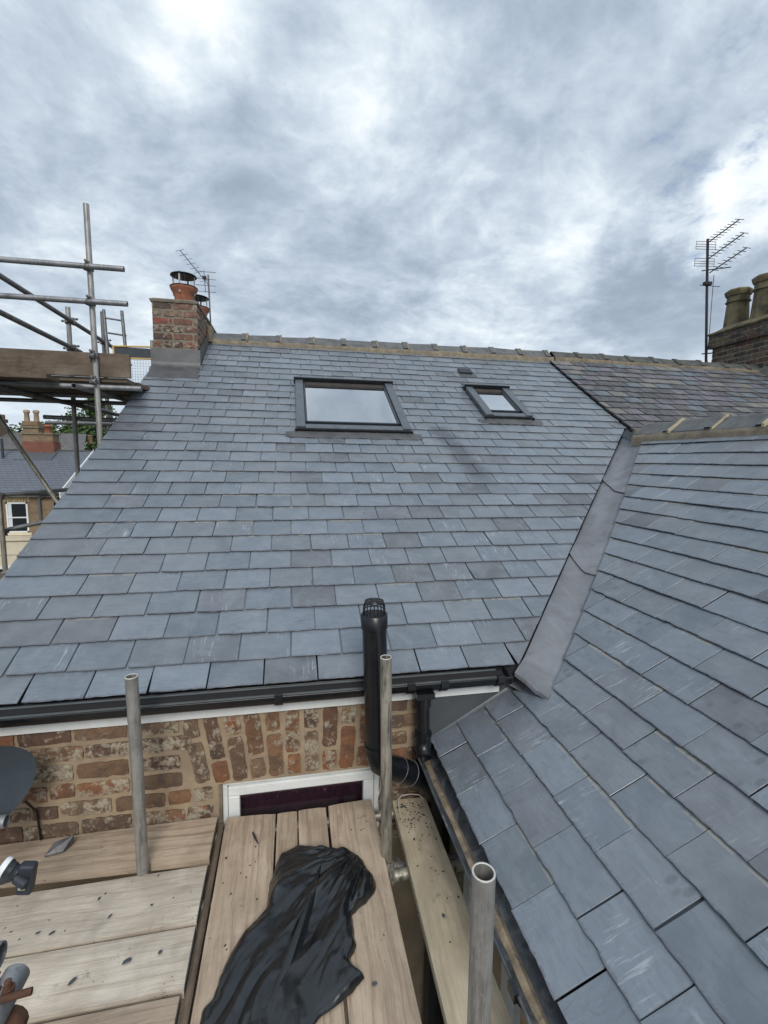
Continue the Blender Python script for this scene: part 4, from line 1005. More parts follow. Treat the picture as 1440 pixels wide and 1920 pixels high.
rp(MB().tube([(8.97, 5.69, 4.6), (8.955, 5.67, 4.1), (8.965, 5.67, 3.5), (8.93, 5.65, 3.1), (8.97, 5.62, 2.9)], .006, 6), 'cable', M_aerdark, mr)
aL = empty('tv_aerial', (.03, 5.15, 2.7), 'thin tv aerial with ladder elements behind the red brick chimney', 'aerial')
ml = MB().tube([(.035, 5.15, 2.6), (.012, 5.15, 3.66)], .011, 8).build('mast', M_aer, aL); ml.matrix_parent_inverse = Matrix.Translation((-.03, -5.15, -2.7))
yagi('boom', (.01, 5.15, 3.53), (-.27, 4.75, 3.80), 8, .16, ml, M_aer, r=.005)
m_ = MB()
for z in (3.43, 3.515, 3.60, 3.70): m_.tube([(-.16, 5.15, z), (.12, 5.15, z)], .0038, 6)
m_.tube([(-.03, 5.15, 3.42), (-.045, 5.15, 3.72)], .005, 6); rp(m_, 'reflector', M_aer, ml)
rp(MB().box((-.03, 5.10, 3.60), (.05, .05, .035)), 'dipole_box', M_aerdark, ml)

# ================================================================== SCAFFOLD PLATFORM (near)
TR = .02415
plat = empty('scaffold_platform', (.8, -.6, -6.2), 'near scaffold of upright and level steel tubes holding up the boards', 'scaffold')
def st(mb_, name, m, parent=plat, **kw): return part(mb_, name, m, parent, **kw)
def coupler(c, ax1, ax2, parent, m=M_rust, scale=1.0, bolts=True):
    """band coupler gripping two tubes"""
    c = Vector(c); a1, a2 = Vector(ax1).normalized(), Vector(ax2).normalized(); m_ = MB()
    n_ = a1.cross(a2); n_ = n_.normalized() if n_.length > .1 else a1.orthogonal().normalized()
    for a_, sgn in ((a1, 1), (a2, -1)):
        cc = c+n_*(TR*1.05)*sgn; m_.tube([cc-a_*.021, cc-a_*.017, cc+a_*.017, cc+a_*.021], [TR*1.12, TR*1.28, TR*1.28, TR*1.12], 14)
        b_ = a_.cross(n_); p = cc+b_*TR*1.5
        m_.box(tuple(p), (.03, .03, .024))
        if bolts: m_.tube([p-n_*.02, p+n_*.052*sgn], .0065, 8); m_.tube([p+n_*.03*sgn, p+n_*.046*sgn], .013, 6)
    return part(m_, 'coupler', m, parent)
st(MB().tube([(.521, -.20, .213), (.5235, -.20, .0), (.533, -.20, -1.6), (.55, -.2, -6.2)], TR, 24, hollow=.86), 'upright', M_tube, label='grey upright in front of the brick wall at left')
st(MB().tube([(1.541, -.30, .263), (1.556, -.30, -.654), (1.57, -.3, -6.2)], TR, 24, hollow=.86), 'upright', M_tubeb, label='mortar spattered upright beside the black soil pipe')
st(MB().tube([(1.541, -1.327, .249), (1.541, -1.332, -.103), (1.545, -1.34, -6.2)], TR, 32, hollow=.86), 'upright', M_tube, label='closest upright with open pale rim at bottom right')
TZ = -.65-.040-.025
for y in (-.345, .005, -1.05, -1.7): st(MB().tube([(-1.6, y, TZ), (1.925, y, TZ)], TR, 18, hollow=.86), 'transom', M_tubeb)
for y in (-1.30, -.258): st(MB().tube([(-2.5, y+.0, TZ-.05), (1.9, y, TZ-.05)], TR, 16), 'ledger', M_tube)
M_rim = simple("sawn_rim", (.62, .60, .54), .45, metal=.2, var=.12, nscale=90)
for q_, n_ in (((.521, -.20, .2135), None), ((1.541, -.30, .2635), None), ((1.541, -1.327, .2495), None)):
    st(MB().lathe([(TR*.845, -.001), (TR*.85, .0006), (TR*.99, .0006), (TR*1.003, -.002)], q_, 32), 'cut_rim', M_rim)
coupler((1.56, -.325, TZ), (0, 0, 1), (1, 0, 0), plat, M_tubeb)
coupler((.53, -.23, TZ), (0, 0, 1), (1, 0, 0), plat, M_tubeb)
# tubes poking in at the lower left
st(MB().tube([(.600, -1.172, .036), (.600, -2.6, .036)], TR, 28, hollow=.86), 'guard_rail', M_tubec, label='short bright rail end near the camera at bottom left')
st(MB().tube([(-1.2, -1.135, .045), (.552, -1.135, .045)], TR, 28, hollow=.86), 'guard_rail', M_tubec)
coupler((.600, -1.235, .012), (0, 1, 0), (.9, 0, .45), plat, M_rust)
st(MB().tube([(.615, -1.225, .04), (.615, -1.225, .082)], .0065, 8).tube([(.615, -1.225, .058), (.615, -1.225, .068)], .011, 6).tube([(.60, -1.24, .060), (.660, -1.235, .062)], .0065, 8), 'clamp_bolt', M_rust)
st(MB().tube([(-.9, -.23, -.325), (.060, -.23, -.325)], TR*1.0, 24, hollow=.86), 'guard_rail', M_tubec)
coupler((-.01, -.23, -.36), (1, 0, 0), (.1, 0, 1), plat, M_rust)

# boards (each lies loose, so each is a thing)
BT = .038
def board(p00, p10, p11, p01, z, name, m, label, along='x', warp=.0, tilt=0.0, band=True, dz=0):
    """corners: far-left, far-right, near-right, near-left (x,y); local X runs along the length"""
    P = [Vector((*p, 0)) for p in (p00, p10, p11, p01)]; c_ = sum(P, Vector())/4
    ax_ = ((P[1]-P[0])+(P[2]-P[3])).normalized() if along == 'x' else ((P[0]-P[3])+(P[1]-P[2])).normalized()
    ang = math.atan2(ax_.y, ax_.x); R = Matrix.Rotation(-ang, 4, 'Z')
    L_ = [R @ (p-c_) for p in P]
    e = empty(name, (c_.x, c_.y, z-BT), label, 'scaffold board', 'scaffold boards of the near platform'); e.rotation_euler = (0, 0, ang)
    K = 14; rows_t, rows_b = [], []
    if along == 'x': a, b_, c2_, d2 = L_[3], L_[2], L_[1], L_[0]     # near-left, near-right, far-right, far-left
    else: a, b_, c2_, d2 = L_[2], L_[1], L_[0], L_[3]
    for j in range(5):
        v = j/4; l, r_ = a.lerp(d2, v), b_.lerp(c2_, v)
        row = []
        for i in range(K+1):
            u = i/K; p = l.lerp(r_, u); wv = .003*noise.noise(Vector((p.x*1.5, p.y*4, z*7+ang)))+.0012*noise.noise(Vector((p.x*5, p.y*30, z*31)))
            if j in (0, 4): p = p+Vector((0, (1 if j == 0 else -1)*(.0012+.0022*abs(noise.noise(Vector((p.x*14, j, ang))))), 0))
            row.append(Vector((p.x, p.y, BT+wv+warp*(u-.5)*(v-.5)-(.0035 if j in (0, 4) else 0)+dz)))
        rows_t.append(row); rows_b.append([Vector((q.x, q.y, q.z-BT)) for q in row])
    m_ = MB(); m_.grid(rows_t, False); m_.grid([list(reversed(r)) for r in rows_b])
    m_.grid([rows_b[0], rows_t[0]]); m_.grid([rows_t[4], rows_b[4]])
    for e_ in (0, K): m_.grid([[r[e_] for r in rows_t], [r[e_] for r in rows_b]])
    o = m_.build('plank', m, e); bevel(o, .0025, 2, 40)
    if band:
        for s_ in (1,):
            e0 = max(q.x for q in rows_t[2]); yy = [q.y for q in (rows_t[0][K], rows_t[4][K])]
            xb = max(b_.x, c2_.x)
            mm = MB(); mm.hexa([(b_.x+.0005, b_.y+.002, .004), (b_.x+.0025, b_.y+.002, .004), (c2_.x+.0025, c2_.y-.002, .004), (c2_.x+.0005, c2_.y-.002, .004), (b_.x+.0005, b_.y+.002, BT-.006), (b_.x+.0025, b_.y+.002, BT-.006), (c2_.x+.0025, c2_.y-.002, BT-.006), (c2_.x+.0005, c2_.y-.002, BT-.006)])
            mm.build('end_band', M_tubed, e)
    return e
Z0 = -.65
board((-1.6, .045), (.790, .050), (.790, -.186), (-1.6, -.085), Z0+.012, 'scaffold_board', M_board, 'grey brown board lying tight against the brick wall at left')
board((-1.6, -.24), (.788, -.214), (.790, -.465), (-1.6, -.475), Z0+.002, 'scaffold_board', M_boardp, 'pale board with slate specks, second out from the brick wall')
board((-1.6, -.49), (.790, -.479), (.794, -.691), (-1.6, -.708), Z0-.001, 'scaffold_board', M_boardp, 'pale brown board with two grey slate flakes, third out from the wall')
board((-1.6, -.726), (.786, -.708), (.790, -.935), (-1.6, -.98), Z0-.002, 'scaffold_board', M_board, 'warm brown board cut off by the bottom left edge of the view')
board((-1.6, -.99), (.786, -.945), (.790, -1.17), (-1.6, -1.22), Z0-.002, 'scaffold_board', M_board, 'brown board nearest below the camera, fifth out from the wall')
board((.797, .03), (.824, .03), (.832, -1.9), (.806, -1.9), Z0-.014, 'timber_batten', M_boardd, 'narrow dark timber strip between the cross boards and the lengthwise boards', 'y', band=False)
board((.829, .046), (1.066, .032), (1.066, -1.95), (.842, -1.95), Z0, 'scaffold_board', M_board, 'wide brown board left of the black bag, leading to the window', 'y')
board((1.072, .034), (1.170, .034), (1.170, -1.95), (1.072, -1.95), Z0-.003, 'scaffold_board', M_board, 'narrow left strip of decking running under the black bag', 'y', band=False)
board((1.174, .034), (1.312, .033), (1.306, -1.95), (1.174, -1.95), Z0-.001, 'scaffold_board', M_board, 'narrow grained decking strip emerging above the middle of the bag', 'y', band=False)
board((1.322, .036), (1.547, .044), (1.537, -1.95), (1.312, -1.95), Z0+.002, 'scaffold_board', M_board, 'wide board between the black bag and the spattered upright', 'y')
board((1.649, .018), (1.825, .010), (1.816, -1.95), (1.585, -1.95), Z0, 'scaffold_board', M_boardy, 'yellowish board littered with crumbs beside the lower gutter', 'y')
# a wire loop lying over the end of the yellow board
MB().tube([(1.668, -.06, -.642), (1.675, .0, -.640), (1.70, .022, -.635), (1.75, .025, -.636), (1.79, .018, -.640), (1.81, -.01, -.645)], .0028, 6).build('wire_offcut', M_cable, label='pale bent wire over the end of the yellowish board', cat='wire') if False else None
wr = MB().tube([(1.668, -.06, -.642), (1.675, .0, -.640), (1.70, .022, -.635), (1.75, .025, -.636), (1.79, .018, -.640), (1.81, -.01, -.645)], .0028, 6).build('wire_offcut', M_cable); tag(wr, 'pale bent wire over the end of the yellowish board', 'wire')

# slate chips lying about
def chip(x, y, sx, sy, a, label, m=None, name='slate_chip', z=Z0+.006):
    rg = random.Random(int(x*1e4)); pts = [(sx*cos(2*pi*k/7)*rg.uniform(.7, 1.1), sy*sin(2*pi*k/7)*rg.uniform(.7, 1.1)) for k in range(7)]
    vs = [(p, q, 0) for p, q in pts]+[(p*.9, q*.9, .003) for p, q in pts]; fs = [(k, (k+1) % 7, 7+(k+1) % 7, 7+k) for k in range(7)]+[tuple(range(7, 14))]
    o = MB().add(vs, fs).build(name, m or M_chip); o.location = (x, y, z); o.rotation_euler = (0, 0, a); tag(o, label, 'debris', 'slate chips dropped on the boards'); return o
M_chip = simple("chip_slate", (.075, .085, .10), .6, var=.3, nscale=40)
chip(.585, -.575, .017, .010, .3, 'largest oval slate flake on the third board from the wall')
chip(.690, -.565, .009, .007, .1, 'small slate flake right of the largest oval flake')
chip(.430, -.610, .015, .007, .9, 'slate flake left of the largest oval flake')
chip(.285, -.455+.03, .012, .006, .6, 'grey flake near the left end of the second board', z=Z0+.008)
chip(.235, -.415, .009, .004, .2, 'tiny flake beside the grey flake on the second board', z=Z0+.008)
chip(.468, -.395, .010, .0045, 1.0, 'slim dark flake in the middle of the second board', z=Z0+.008)
chip(.400, -.310, .008, .005, 1.2, 'round dark flake toward the far edge of the second board', z=Z0+.008)
chip(.610, -.375, .006, .004, .1, 'dark flake toward the right end of the second board', z=Z0+.008)
chip(1.415, -.80, .010, .006, .1, 'brown flake between the bag and the spattered upright')
chip(1.60, -.34, .016, .006, 1.9, 'dark chip near the foot of the spattered upright', z=Z0+.004)
chip(1.690, -.045, .018, .006, .2, 'long dark flake at the far end of the yellowish board')
chip(1.715, -.62, .007, .009, .1, 'dark flake halfway along the yellowish board')
o = MB().tube([(0, 0, 0), (.012, -.03, .001), (.03, -.07, .0)], [.004, .006, .002], 6).build('dark_stick', M_lnb); o.location = (.965, -.085, Z0+.012); tag(o, 'short dark stick on the wide board by the window', 'debris')
mb = MB(); rg = random.Random(5)
for k in range(150):
    if k < 95: x, y = 1.66+rg.random()*.14, -.02-abs(rg.gauss(0, .13))
    elif k < 108: x, y = .0+rg.random()*.75, -.23-rg.random()*.22
    else: x, y = rg.choice(((.85+rg.random()*.19), (1.34+rg.random()*.17), (1.62+.18*rg.random()))), -.1-rg.random()*.8
    s_ = rg.uniform(.0012, .0042); a_ = rg.random()*3; dx, dy = cos(a_)*s_*1.8, sin(a_)*s_*1.8
    zz = Z0+(.0075 if y > -.3 and x < .8 else .0055)
    mb.add([(x-dx, y-dy, zz-.003), (x-dy*.5, y+dx*.5, zz-.003), (x+dx, y+dy, zz-.003), (x+dy*.5, y-dx*.5, zz-.003), (x, y, zz)], [(0, 1, 4), (1, 2, 4), (2, 3, 4), (3, 0, 4)])
mb.build('grit', M_dark, kind='stuff')

# ================================================================== BLACK BAG
def bag():
    out = [(1.171, -.2), (1.253, -.219), (1.34, -.256), (1.401, -.267), (1.448, -.321), (1.463, -.401), (1.484, -.428), (1.477, -.469), (1.439, -.51), (1.371, -.555), (1.369, -.621), (1.37, -.677), (1.347, -.705), (1.346, -.73), (1.388, -.778), (1.306, -.832), (1.235, -.861), (1.14, -.93), (1.06, -.98), (.962, -.98), (.885, -.90), (.868, -.822), (.866, -.776), (.894, -.751), (.915, -.656), (.961, -.563), (1.047, -.483), (1.054, -.37), (1.09, -.232)]
    cx, cy = 1.19, -.60
    N_ = 360; dens = []
    # resample outline
    seg = []; tot = 0
    for i in range(len(out)):
        a, b_ = Vector(out[i]), Vector(out[(i+1) % len(out)]); l = (b_-a).length; seg.append((tot, l, a, b_)); tot += l
    for k in range(N_):
        t_ = tot*k/N_
        for s0, l, a, b_ in seg:
            if s0 <= t_ <= s0+l: dens.append(a.lerp(b_, (t_-s0)/l)); break
    for _ in range(2): dens = [(dens[i-1]+dens[i]*2+dens[(i+1) % len(dens)])/4 for i in range(len(dens))]
    n = len(dens); R_ = 60
    def spine(p): # nearest point on a centre line so rings do not fold
        pts = [Vector((1.27, -.34)), Vector((1.23, -.5)), Vector((1.18, -.66)), Vector((1.06, -.85))]
        best = None
        for i in range(3):
            a, b_ = pts[i], pts[i+1]; f = max(0, min(1, (p-a).dot(b_-a)/(b_-a).length_squared)); q = a.lerp(b_, f)
            if best is None or (q-p).length < best[0]: best = ((q-p).length, q)
        return best[1]
    cs_ = [spine(p) for p in dens]
    for _ in range(40): cs_ = [(cs_[i-1]+cs_[i]*2+cs_[(i+1) % n])/4 for i in range(n)]
    rows_ = []
    def hsh(i, j, k): return random.Random((i*73856093) ^ (j*19349663) ^ (k*83492791)).random()
    def facet(x, y, k):
        t_ = (x+y)*.366025; i, j = math.floor(x+t_), math.floor(y+t_)
        X, Y = x+t_-i, y+t_-j
        if X > Y: return hsh(i, j, k)*(1-X)+hsh(i+1, j, k)*(X-Y)+hsh(i+1, j+1, k)*Y
        return hsh(i, j, k)*(1-Y)+hsh(i, j+1, k)*(Y-X)+hsh(i+1, j+1, k)*X
    def hgt(p, v):
        rr = p-Vector((1.52, -.16)); ang = math.atan2(rr.y, rr.x); dist = rr.length
        wx = .035*noise.noise(Vector((p.x*4, p.y*4, 1)))
        a_ = ang*1.0+wx*3
        f1 = facet(a_*5.6, dist*3.4, 1); f2 = facet(a_*15+3, dist*7, 2); f3 = facet(a_*36, dist*22+a_*6, 3)
        tight = max(0, 1-((p-Vector((1.40, -.36))).length/.20))
        bulk = .030*math.exp(-((p.x-1.28)**2/.022+(p.y+.40)**2/.035))+.018*math.exp(-((p.x-1.12)**2/.02+(p.y+.72)**2/.03))
        return bulk*.9+.054*(f1-.5)+.023*(f2-.5)+(.0045+.009*tight)*(f3-.5)
    for r_ in range(R_+1):
        v = r_/R_; ring = []
        for i, p in enumerate(dens):
            c_ = cs_[i]; q = p.lerp(c_, v)
            edge = min(1, v*4); e2 = 1-(1-edge)**2.2
            crink = .003*noise.noise(Vector((p.x*40, p.y*40, 9)))*(1-edge)
            z = .004+e2*max(.003, .024+hgt(q, v))+(.004+.012*max(0, noise.noise(Vector((p.x*16, p.y*16, 2)))))*math.sin(pi*min(1, v*9))*.8
            ring.append(Vector((q.x+crink, q.y-crink, z)))
        rows_.append(ring+[ring[0]])
    m_ = MB(); m_.grid(rows_, True)
    m_.add([tuple(q) for q in rows_[-1][:-1]], [tuple(range(n))])
    o = m_.build('bin_bag', M_bag); o.location = (0, 0, Z0+.004); tag(o, 'crumpled black plastic bag spread over the middle boards', 'bag'); return o
m, t, b = material("black_polythene"); v = t.coords('Object')
q = t.mapping(v, (16, 5, 10), rot=(0, 0, -.55))
n1 = t.noise(q, 1.0, 4, .55, 1.2); n2 = t.noise(t.mapping(v, (60, 18, 30), rot=(0, 0, -.5)), 1.0, 3, .55, .6)
rd = t.math('ABSOLUTE', t.math('SUBTRACT', n1, .5))
fin(t, b, t.mix(t.math('MULTIPLY', t.sstep(t.noise(v, 14, 5, .6), .5, .75), .18), (.007, .009, .011), (.05, .06, .062)), t.math('ADD', .25, t.math('MULTIPLY', n2, .16)), t.bump(t.math('ADD', t.math('MULTIPLY', rd, -1.0), t.math('MULTIPLY', n2, .12)), .22, .010), spec=.9)
M_bag = m
bag()

# ================================================================== SATELLITE DISH
ds = empty('satellite_dish', (-.06, -.10, -.24), 'dark grey oval satellite dish on the brick wall, cut by the left edge', 'satellite dish')
off = Matrix.Translation((.06, .10, .24))
dc = Vector((-.078, -.185, -.205)); nrm = Vector((.42, -.86, -.02)).normalized(); uu = Vector((0, 0, 1)); ux = uu.cross(nrm).normalized(); uy = nrm.cross(ux)
rows_ = []; back = []
for i in range(11):
    r = i/10; rows_.append([dc+ux*cos(2*pi*k/40)*r*.205*(1-.10*sin(2*pi*k/40)*-1)+uy*sin(2*pi*k/40)*r*(.195 if sin(2*pi*k/40) < 0 else .155)-nrm*(.035*(1-r*r)) for k in range(41)])
mb = MB().grid(rows_, True).grid([[p-nrm*.006 for p in reversed(r)] for r in rows_], True); mb.grid([rows_[-1], [p-nrm*.006 for p in rows_[-1]]])
rf = mb.build('reflector', M_dish, ds); rf.matrix_parent_inverse = off
lp = Vector((.235, -.475, -.345)); face = (dc+Vector((-.02, 0, .02))-lp).normalized()
def dp_(mb_, name, m_, par=None): 
    o_ = mb_.build(name, m_, par or ds)
    if par is None: o_.matrix_parent_inverse = off
    return o_
fd = (Vector((-.80, .10, .42))).normalized()
neck = dp_(MB().tube([lp+fd*.012, lp+fd*.030, lp+fd*.031, lp+fd*.037, lp+fd*.038, lp+fd*.044, lp+fd*.052], [.021, .021, .024, .024, .022, .027, .028], 24), 'lnb_neck', M_lnb)
dp_(MB().tube([lp+fd*.0525, lp+fd*.068, lp+fd*.071], [.030, .030, .026], 28), 'lnb_cap', M_cap)
bodyd = Vector((-.18, -.05, -1)).normalized(); sx_ = bodyd.cross(Vector((0, 1, 0))).normalized(); sy_ = bodyd.cross(sx_)
Mb = Matrix(((sx_.x, sy_.x, bodyd.x), (sx_.y, sy_.y, bodyd.y), (sx_.z, sy_.z, bodyd.z)))
bc = lp+Vector((.012, 0, -.018)); bo = dp_(MB().box(bc, (.052, .036, .105), Mb), 'lnb_body', M_lnb); bevel(bo, .010, 3)
dp_(MB().tube([lp+Vector((-.012, -.012, -.003)), lp+Vector((.024, -.026, -.02))], .017, 18), 'lnb_horn', M_lnb)
dp_(MB().box(bc+Vector((-.006, -.022, -.018)), (.021, .002, .013), Mb), 'rating_label', simple("label_film", (.42, .40, .30), .4))
dp_(MB().tube([lp+fd*.03+Vector((0, 0, -.025)), Vector((.10, -.45, -.395)), Vector((-.02, -.35, -.42)), Vector((-.10, -.20, -.40))], .012, 12), 'arm', M_lnb)
dp_(MB().tube([Vector((-.10, -.16, -.22)), Vector((-.12, .0, -.22)), Vector((-.12, .07, -.22))], .018, 12), 'wall_mount', M_lnb)
dp_(MB().tube([Vector((.015, -.02, -.40)), Vector((.022, .045, -.50)), Vector((.03, .045, -.64))], .005, 8), 'cable', M_blackpvc)
# loose rusty fixing and bracket plate on the first board
lf = MB(); lf.hexa([(.10, -.075, -.630), (.165, -.06, -.630), (.19, -.015, -.628), (.12, -.03, -.628), (.10, -.075, -.622), (.165, -.06, -.624), (.19, -.015, -.590), (.12, -.03, -.60)])
o = lf.build('loose_bracket', M_tubed); tag(o, 'small bent steel bracket left on the board under the satellite dish', 'bracket')

# ================================================================== SCAFFOLD TOWER (far left)
tw = empty('scaffold_tower', (-1.4, 3.4, -6.2), 'tall scaffold with boarded lift and guard rails beyond the left roof verge', 'scaffold')
def sc(mb_, name, m, **kw): return part(mb_, name, m, tw, **kw)
AY = 2.66
sc(MB().tube([(-.600, AY, 3.29), (-.592, AY, 1.2), (-.58, AY, -6.2)], TR, 20, hollow=.86), 'upright', M_tube)
sc(MB().tube([(-3.2, AY-.052, 2.74), (-.300, AY-.052, 2.752)], TR, 18, hollow=.86), 'guard_rail', M_tubec)
sc(MB().tube([(-3.2, AY-.052, 2.44), (-.285, AY-.052, 2.455)], TR, 18, hollow=.86), 'guard_rail', M_tubec)
for z in (2.748, 2.45, 1.985, 1.76): coupler((-.597, AY-.026, z), (0, 0, 1), (1, 0, 0), tw, M_tubed)
# toe board
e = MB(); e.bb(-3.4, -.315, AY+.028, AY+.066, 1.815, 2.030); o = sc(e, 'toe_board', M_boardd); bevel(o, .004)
e = MB(); e.bb(-3.4, -1.22, AY-.12, AY+.02, 2.05, 2.085); sc(e, 'toe_board_lip', M_boardd) if False else None
# deck boards seen from below, ends to the right
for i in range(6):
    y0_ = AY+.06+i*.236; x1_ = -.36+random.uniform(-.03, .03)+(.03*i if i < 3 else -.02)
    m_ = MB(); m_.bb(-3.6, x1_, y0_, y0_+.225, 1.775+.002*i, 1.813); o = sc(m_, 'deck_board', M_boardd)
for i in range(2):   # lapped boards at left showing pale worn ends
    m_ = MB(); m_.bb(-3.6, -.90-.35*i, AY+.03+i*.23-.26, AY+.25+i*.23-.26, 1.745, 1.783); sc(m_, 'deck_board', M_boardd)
for k, y in enumerate((AY+.02, AY+.75, AY+1.40)): sc(MB().tube([(-3.3, y, 1.72), (-.22+.05*k, y, 1.72)], TR, 16, hollow=.86), 'transom', M_tubec)
sc(MB().tube([(-.72, AY-.16, 1.70), (-.52, 4.4, 1.70)], TR, 18, hollow=.86), 'transom', M_tubec)
sc(MB().tube([(-1.45, 1.9, 1.70), (-1.05, 4.6, 1.62)], TR, 16), 'transom', M_tubed)
sc(MB().tube([(-1.7, 2.3, 1.72), (-1.15, 4.6, 1.66)], TR, 16), 'transom', M_tubed)
# further uprights and rails running away from the camera
sc(MB().tube([(-1.262, 3.80, 2.72), (-1.262, 3.80, -6.2)], TR, 16, hollow=.86), 'upright', M_tube)
sc(MB().tube([(-1.25, 4.75, 2.95), (-1.22, 4.75, -6.2)], TR, 16), 'upright', M_tubed)
sc(MB().tube([(-1.225, 1.2, 2.585), (-1.225, 4.95, 2.56)], TR, 16, hollow=.86), 'guard_rail', M_tubed)
sc(MB().tube([(-1.225, 1.2, 2.27), (-1.225, 3.98, 2.275)], TR, 16, hollow=.86), 'guard_rail', M_tubed)
for z in (2.56, 2.27): coupler((-1.243, 3.80, z), (0, 0, 1), (0, 1, 0), tw, M_tubed)
coupler((-1.235, 4.75, 2.56), (0, 0, 1), (0, 1, 0), tw, M_tubed)
sc(MB().tube([(-1.9, 4.55, 1.50), (-.4, 4.55, 1.50)], TR, 14, hollow=.86), 'transom', M_tubec)
sc(MB().tube([(-1.6, 3.86, 1.52), (-.60, 3.86, 1.50)], TR, 14, hollow=.86), 'ledger', M_tubec)
for dx, a_ in ((0, 0), (.21, 0)):
    sc(MB().tube([(-1.16+dx, 4.55, 2.92), (-1.07+dx, 4.35, 2.30), (-1.05+dx, 4.3, 2.1)], .020, 10), 'ladder_stile', M_tubed)
for z in (2.80, 2.62, 2.44, 2.26): sc(MB().tube([(-1.13+(2.8-z)*.14, 4.50, z+.012), (-.92+(2.8-z)*.14, 4.50, z-.01)], .011, 8), 'ladder_rung', M_tubed)
sc(MB().tube([(-.50, 4.15, 2.49), (-.495, 4.15, 1.2)], TR, 16, hollow=.86), 'upright', M_tube)
# brick guard: yellow framed dark panel over wire mesh
GYd = 4.22
m_ = MB(); 
for a_, b_ in (((-.96, 2.415), (-.40, 2.435)), ((-.96, 2.275), (-.40, 2.29)), ((-.96, 2.275), (-.96, 2.415))): m_.tube([(a_[0], GYd, a_[1]), (b_[0], GYd, b_[1])], .011, 8)
gd = sc(m_, 'guard_frame', M_yellow)
rp(MB().bb(-.95, -.40, GYd+.004, GYd+.014, 2.285, 2.41), 'guard_panel', M_anth, gd)
m_ = MB()
for i in range(17): m_.tube([(-.92+.032*i, GYd, 2.27), (-.92+.032*i, GYd, 1.86)], .0016, 4, caps=False)
for i in range(13): m_.tube([(-.93, GYd, 2.26-.033*i), (-.39, GYd, 2.26-.033*i)], .0016, 4, caps=False)
rp(m_, 'wire_mesh', M_tubec, gd)
# lower part: post, ledgers, brace
sc(MB().tube([(-1.975, 3.62, .66), (-1.96, 3.60, -6.2)], TR, 16), 'upright', M_tubeb)
sc(MB().tube([(-2.8, 3.2, .60), (-2.055, 3.781, .641), (-1.548, 4.198, .673), (-.9, 4.73, .71)], TR, 16), 'ledger', M_tubec)
sc(MB().tube([(-2.6, 3.3, .08), (-2.059, 3.735, .237), (-1.686, 3.978, .315), (-1.1, 4.4, .45)], TR, 16), 'ledger', M_tubec)
sc(MB().tube([(-2.4, 3.45, -.32), (-2.002, 3.568, -.223), (-1.766, 3.741, -.101), (-1.2, 4.1, .1)], TR, 16), 'ledger', M_tubed)
sc(MB().tube([(-2.25, 3.80, 1.95), (-1.985, 3.765, 1.482), (-1.461, 3.755, .538), (-1.2, 3.72, .05)], TR, 16), 'brace', M_tubeb)
coupler((-2.03, 3.74, .64), (1, 1, 0), (0, 0, 1), tw, M_tubed); coupler((-2.0, 3.70, .245), (1, 1, 0), (0, 0, 1), tw, M_tubed)
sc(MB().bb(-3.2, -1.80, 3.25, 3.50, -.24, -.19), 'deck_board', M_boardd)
sc(MB().tube([(-2.6, 4.6, 2.4), (-2.6, 4.6, -6.2)], TR, 14), 'upright', M_tubec)

# ================================================================== FAR HOUSES
def wallmat(name, c1, c2, mort, sc_=1.0):
    m_, t_, b_ = material(name); v_ = t_.coords('Object'); sp_ = t_.new('ShaderNodeSeparateXYZ'); t_.put(sp_.inputs[0], v_)
    cb = t_.new('ShaderNodeCombineXYZ'); t_.put(cb.inputs[0], t_.math('ADD', sp_.outputs[0], sp_.outputs[1])); t_.put(cb.inputs[1], sp_.outputs[2])
    br = t_.new('ShaderNodeTexBrick'); t_.put(br.inputs['Vector'], cb.outputs[0]); br.inputs['Scale'].default_value = 1.0; br.inputs['Brick Width'].default_value = .235*sc_; br.inputs['Row Height'].default_value = .078*sc_; br.inputs['Mortar Size'].default_value = .008
    br.inputs['Color1'].default_value = (*c1, 1); br.inputs['Color2'].default_value = (*c2, 1); br.inputs['Mortar'].default_value = (*mort, 1)
    c = t_.mix(t_.math('MULTIPLY', t_.sstep(t_.noise(v_, 1.3, 5, .65), .4, .7), .55), br.outputs[0], tuple(x*.5 for x in c1))
    c = t_.mix(t_.math('MULTIPLY', t_.sstep(t_.noise(v_, 6, 5, .7), .52, .7), .5), c, tuple(min(1, x*1.5) for x in c2))
    fin(t_, b_, c, .95); return m_
M_far1 = wallmat("buff_brickwork", (.27, .19, .11), (.21, .13, .08), (.20, .165, .12))
M_far2 = wallmat("red_brickwork", (.24, .085, .05), (.17, .06, .04), (.17, .12, .09))
m, t, b = material("far_slates"); v = t.coords('Object'); sp_ = t.new('ShaderNodeSeparateXYZ'); t.put(sp_.inputs[0], v)
cb = t.new('ShaderNodeCombineXYZ'); t.put(cb.inputs[0], sp_.outputs[0]); t.put(cb.inputs[1], t.math('MULTIPLY', sp_.outputs[2], 1.0))
br = t.new('ShaderNodeTexBrick'); t.put(br.inputs['Vector'], cb.outputs[0]); br.inputs['Scale'].default_value = 1.0; br.inputs['Brick Width'].default_value = .30; br.inputs['Row Height'].default_value = .11; br.inputs['Mortar Size'].default_value = .012
br.inputs['Color1'].default_value = (.11, .125, .155, 1); br.inputs['Color2'].default_value = (.135, .15, .18, 1); br.inputs['Mortar'].default_value = (.05, .055, .065, 1)
fin(t, b, t.mix(t.math('MULTIPLY', t.noise(v, 2, 4), .35), br.outputs[0], (.16, .17, .185)), .6); M_farslate = m
M_faroldslate = simple("far_brown_slate", (.115, .11, .108), .8, var=.3, nscale=4, dirt=(.17, .16, .14), dirtk=.5, dscale=2)

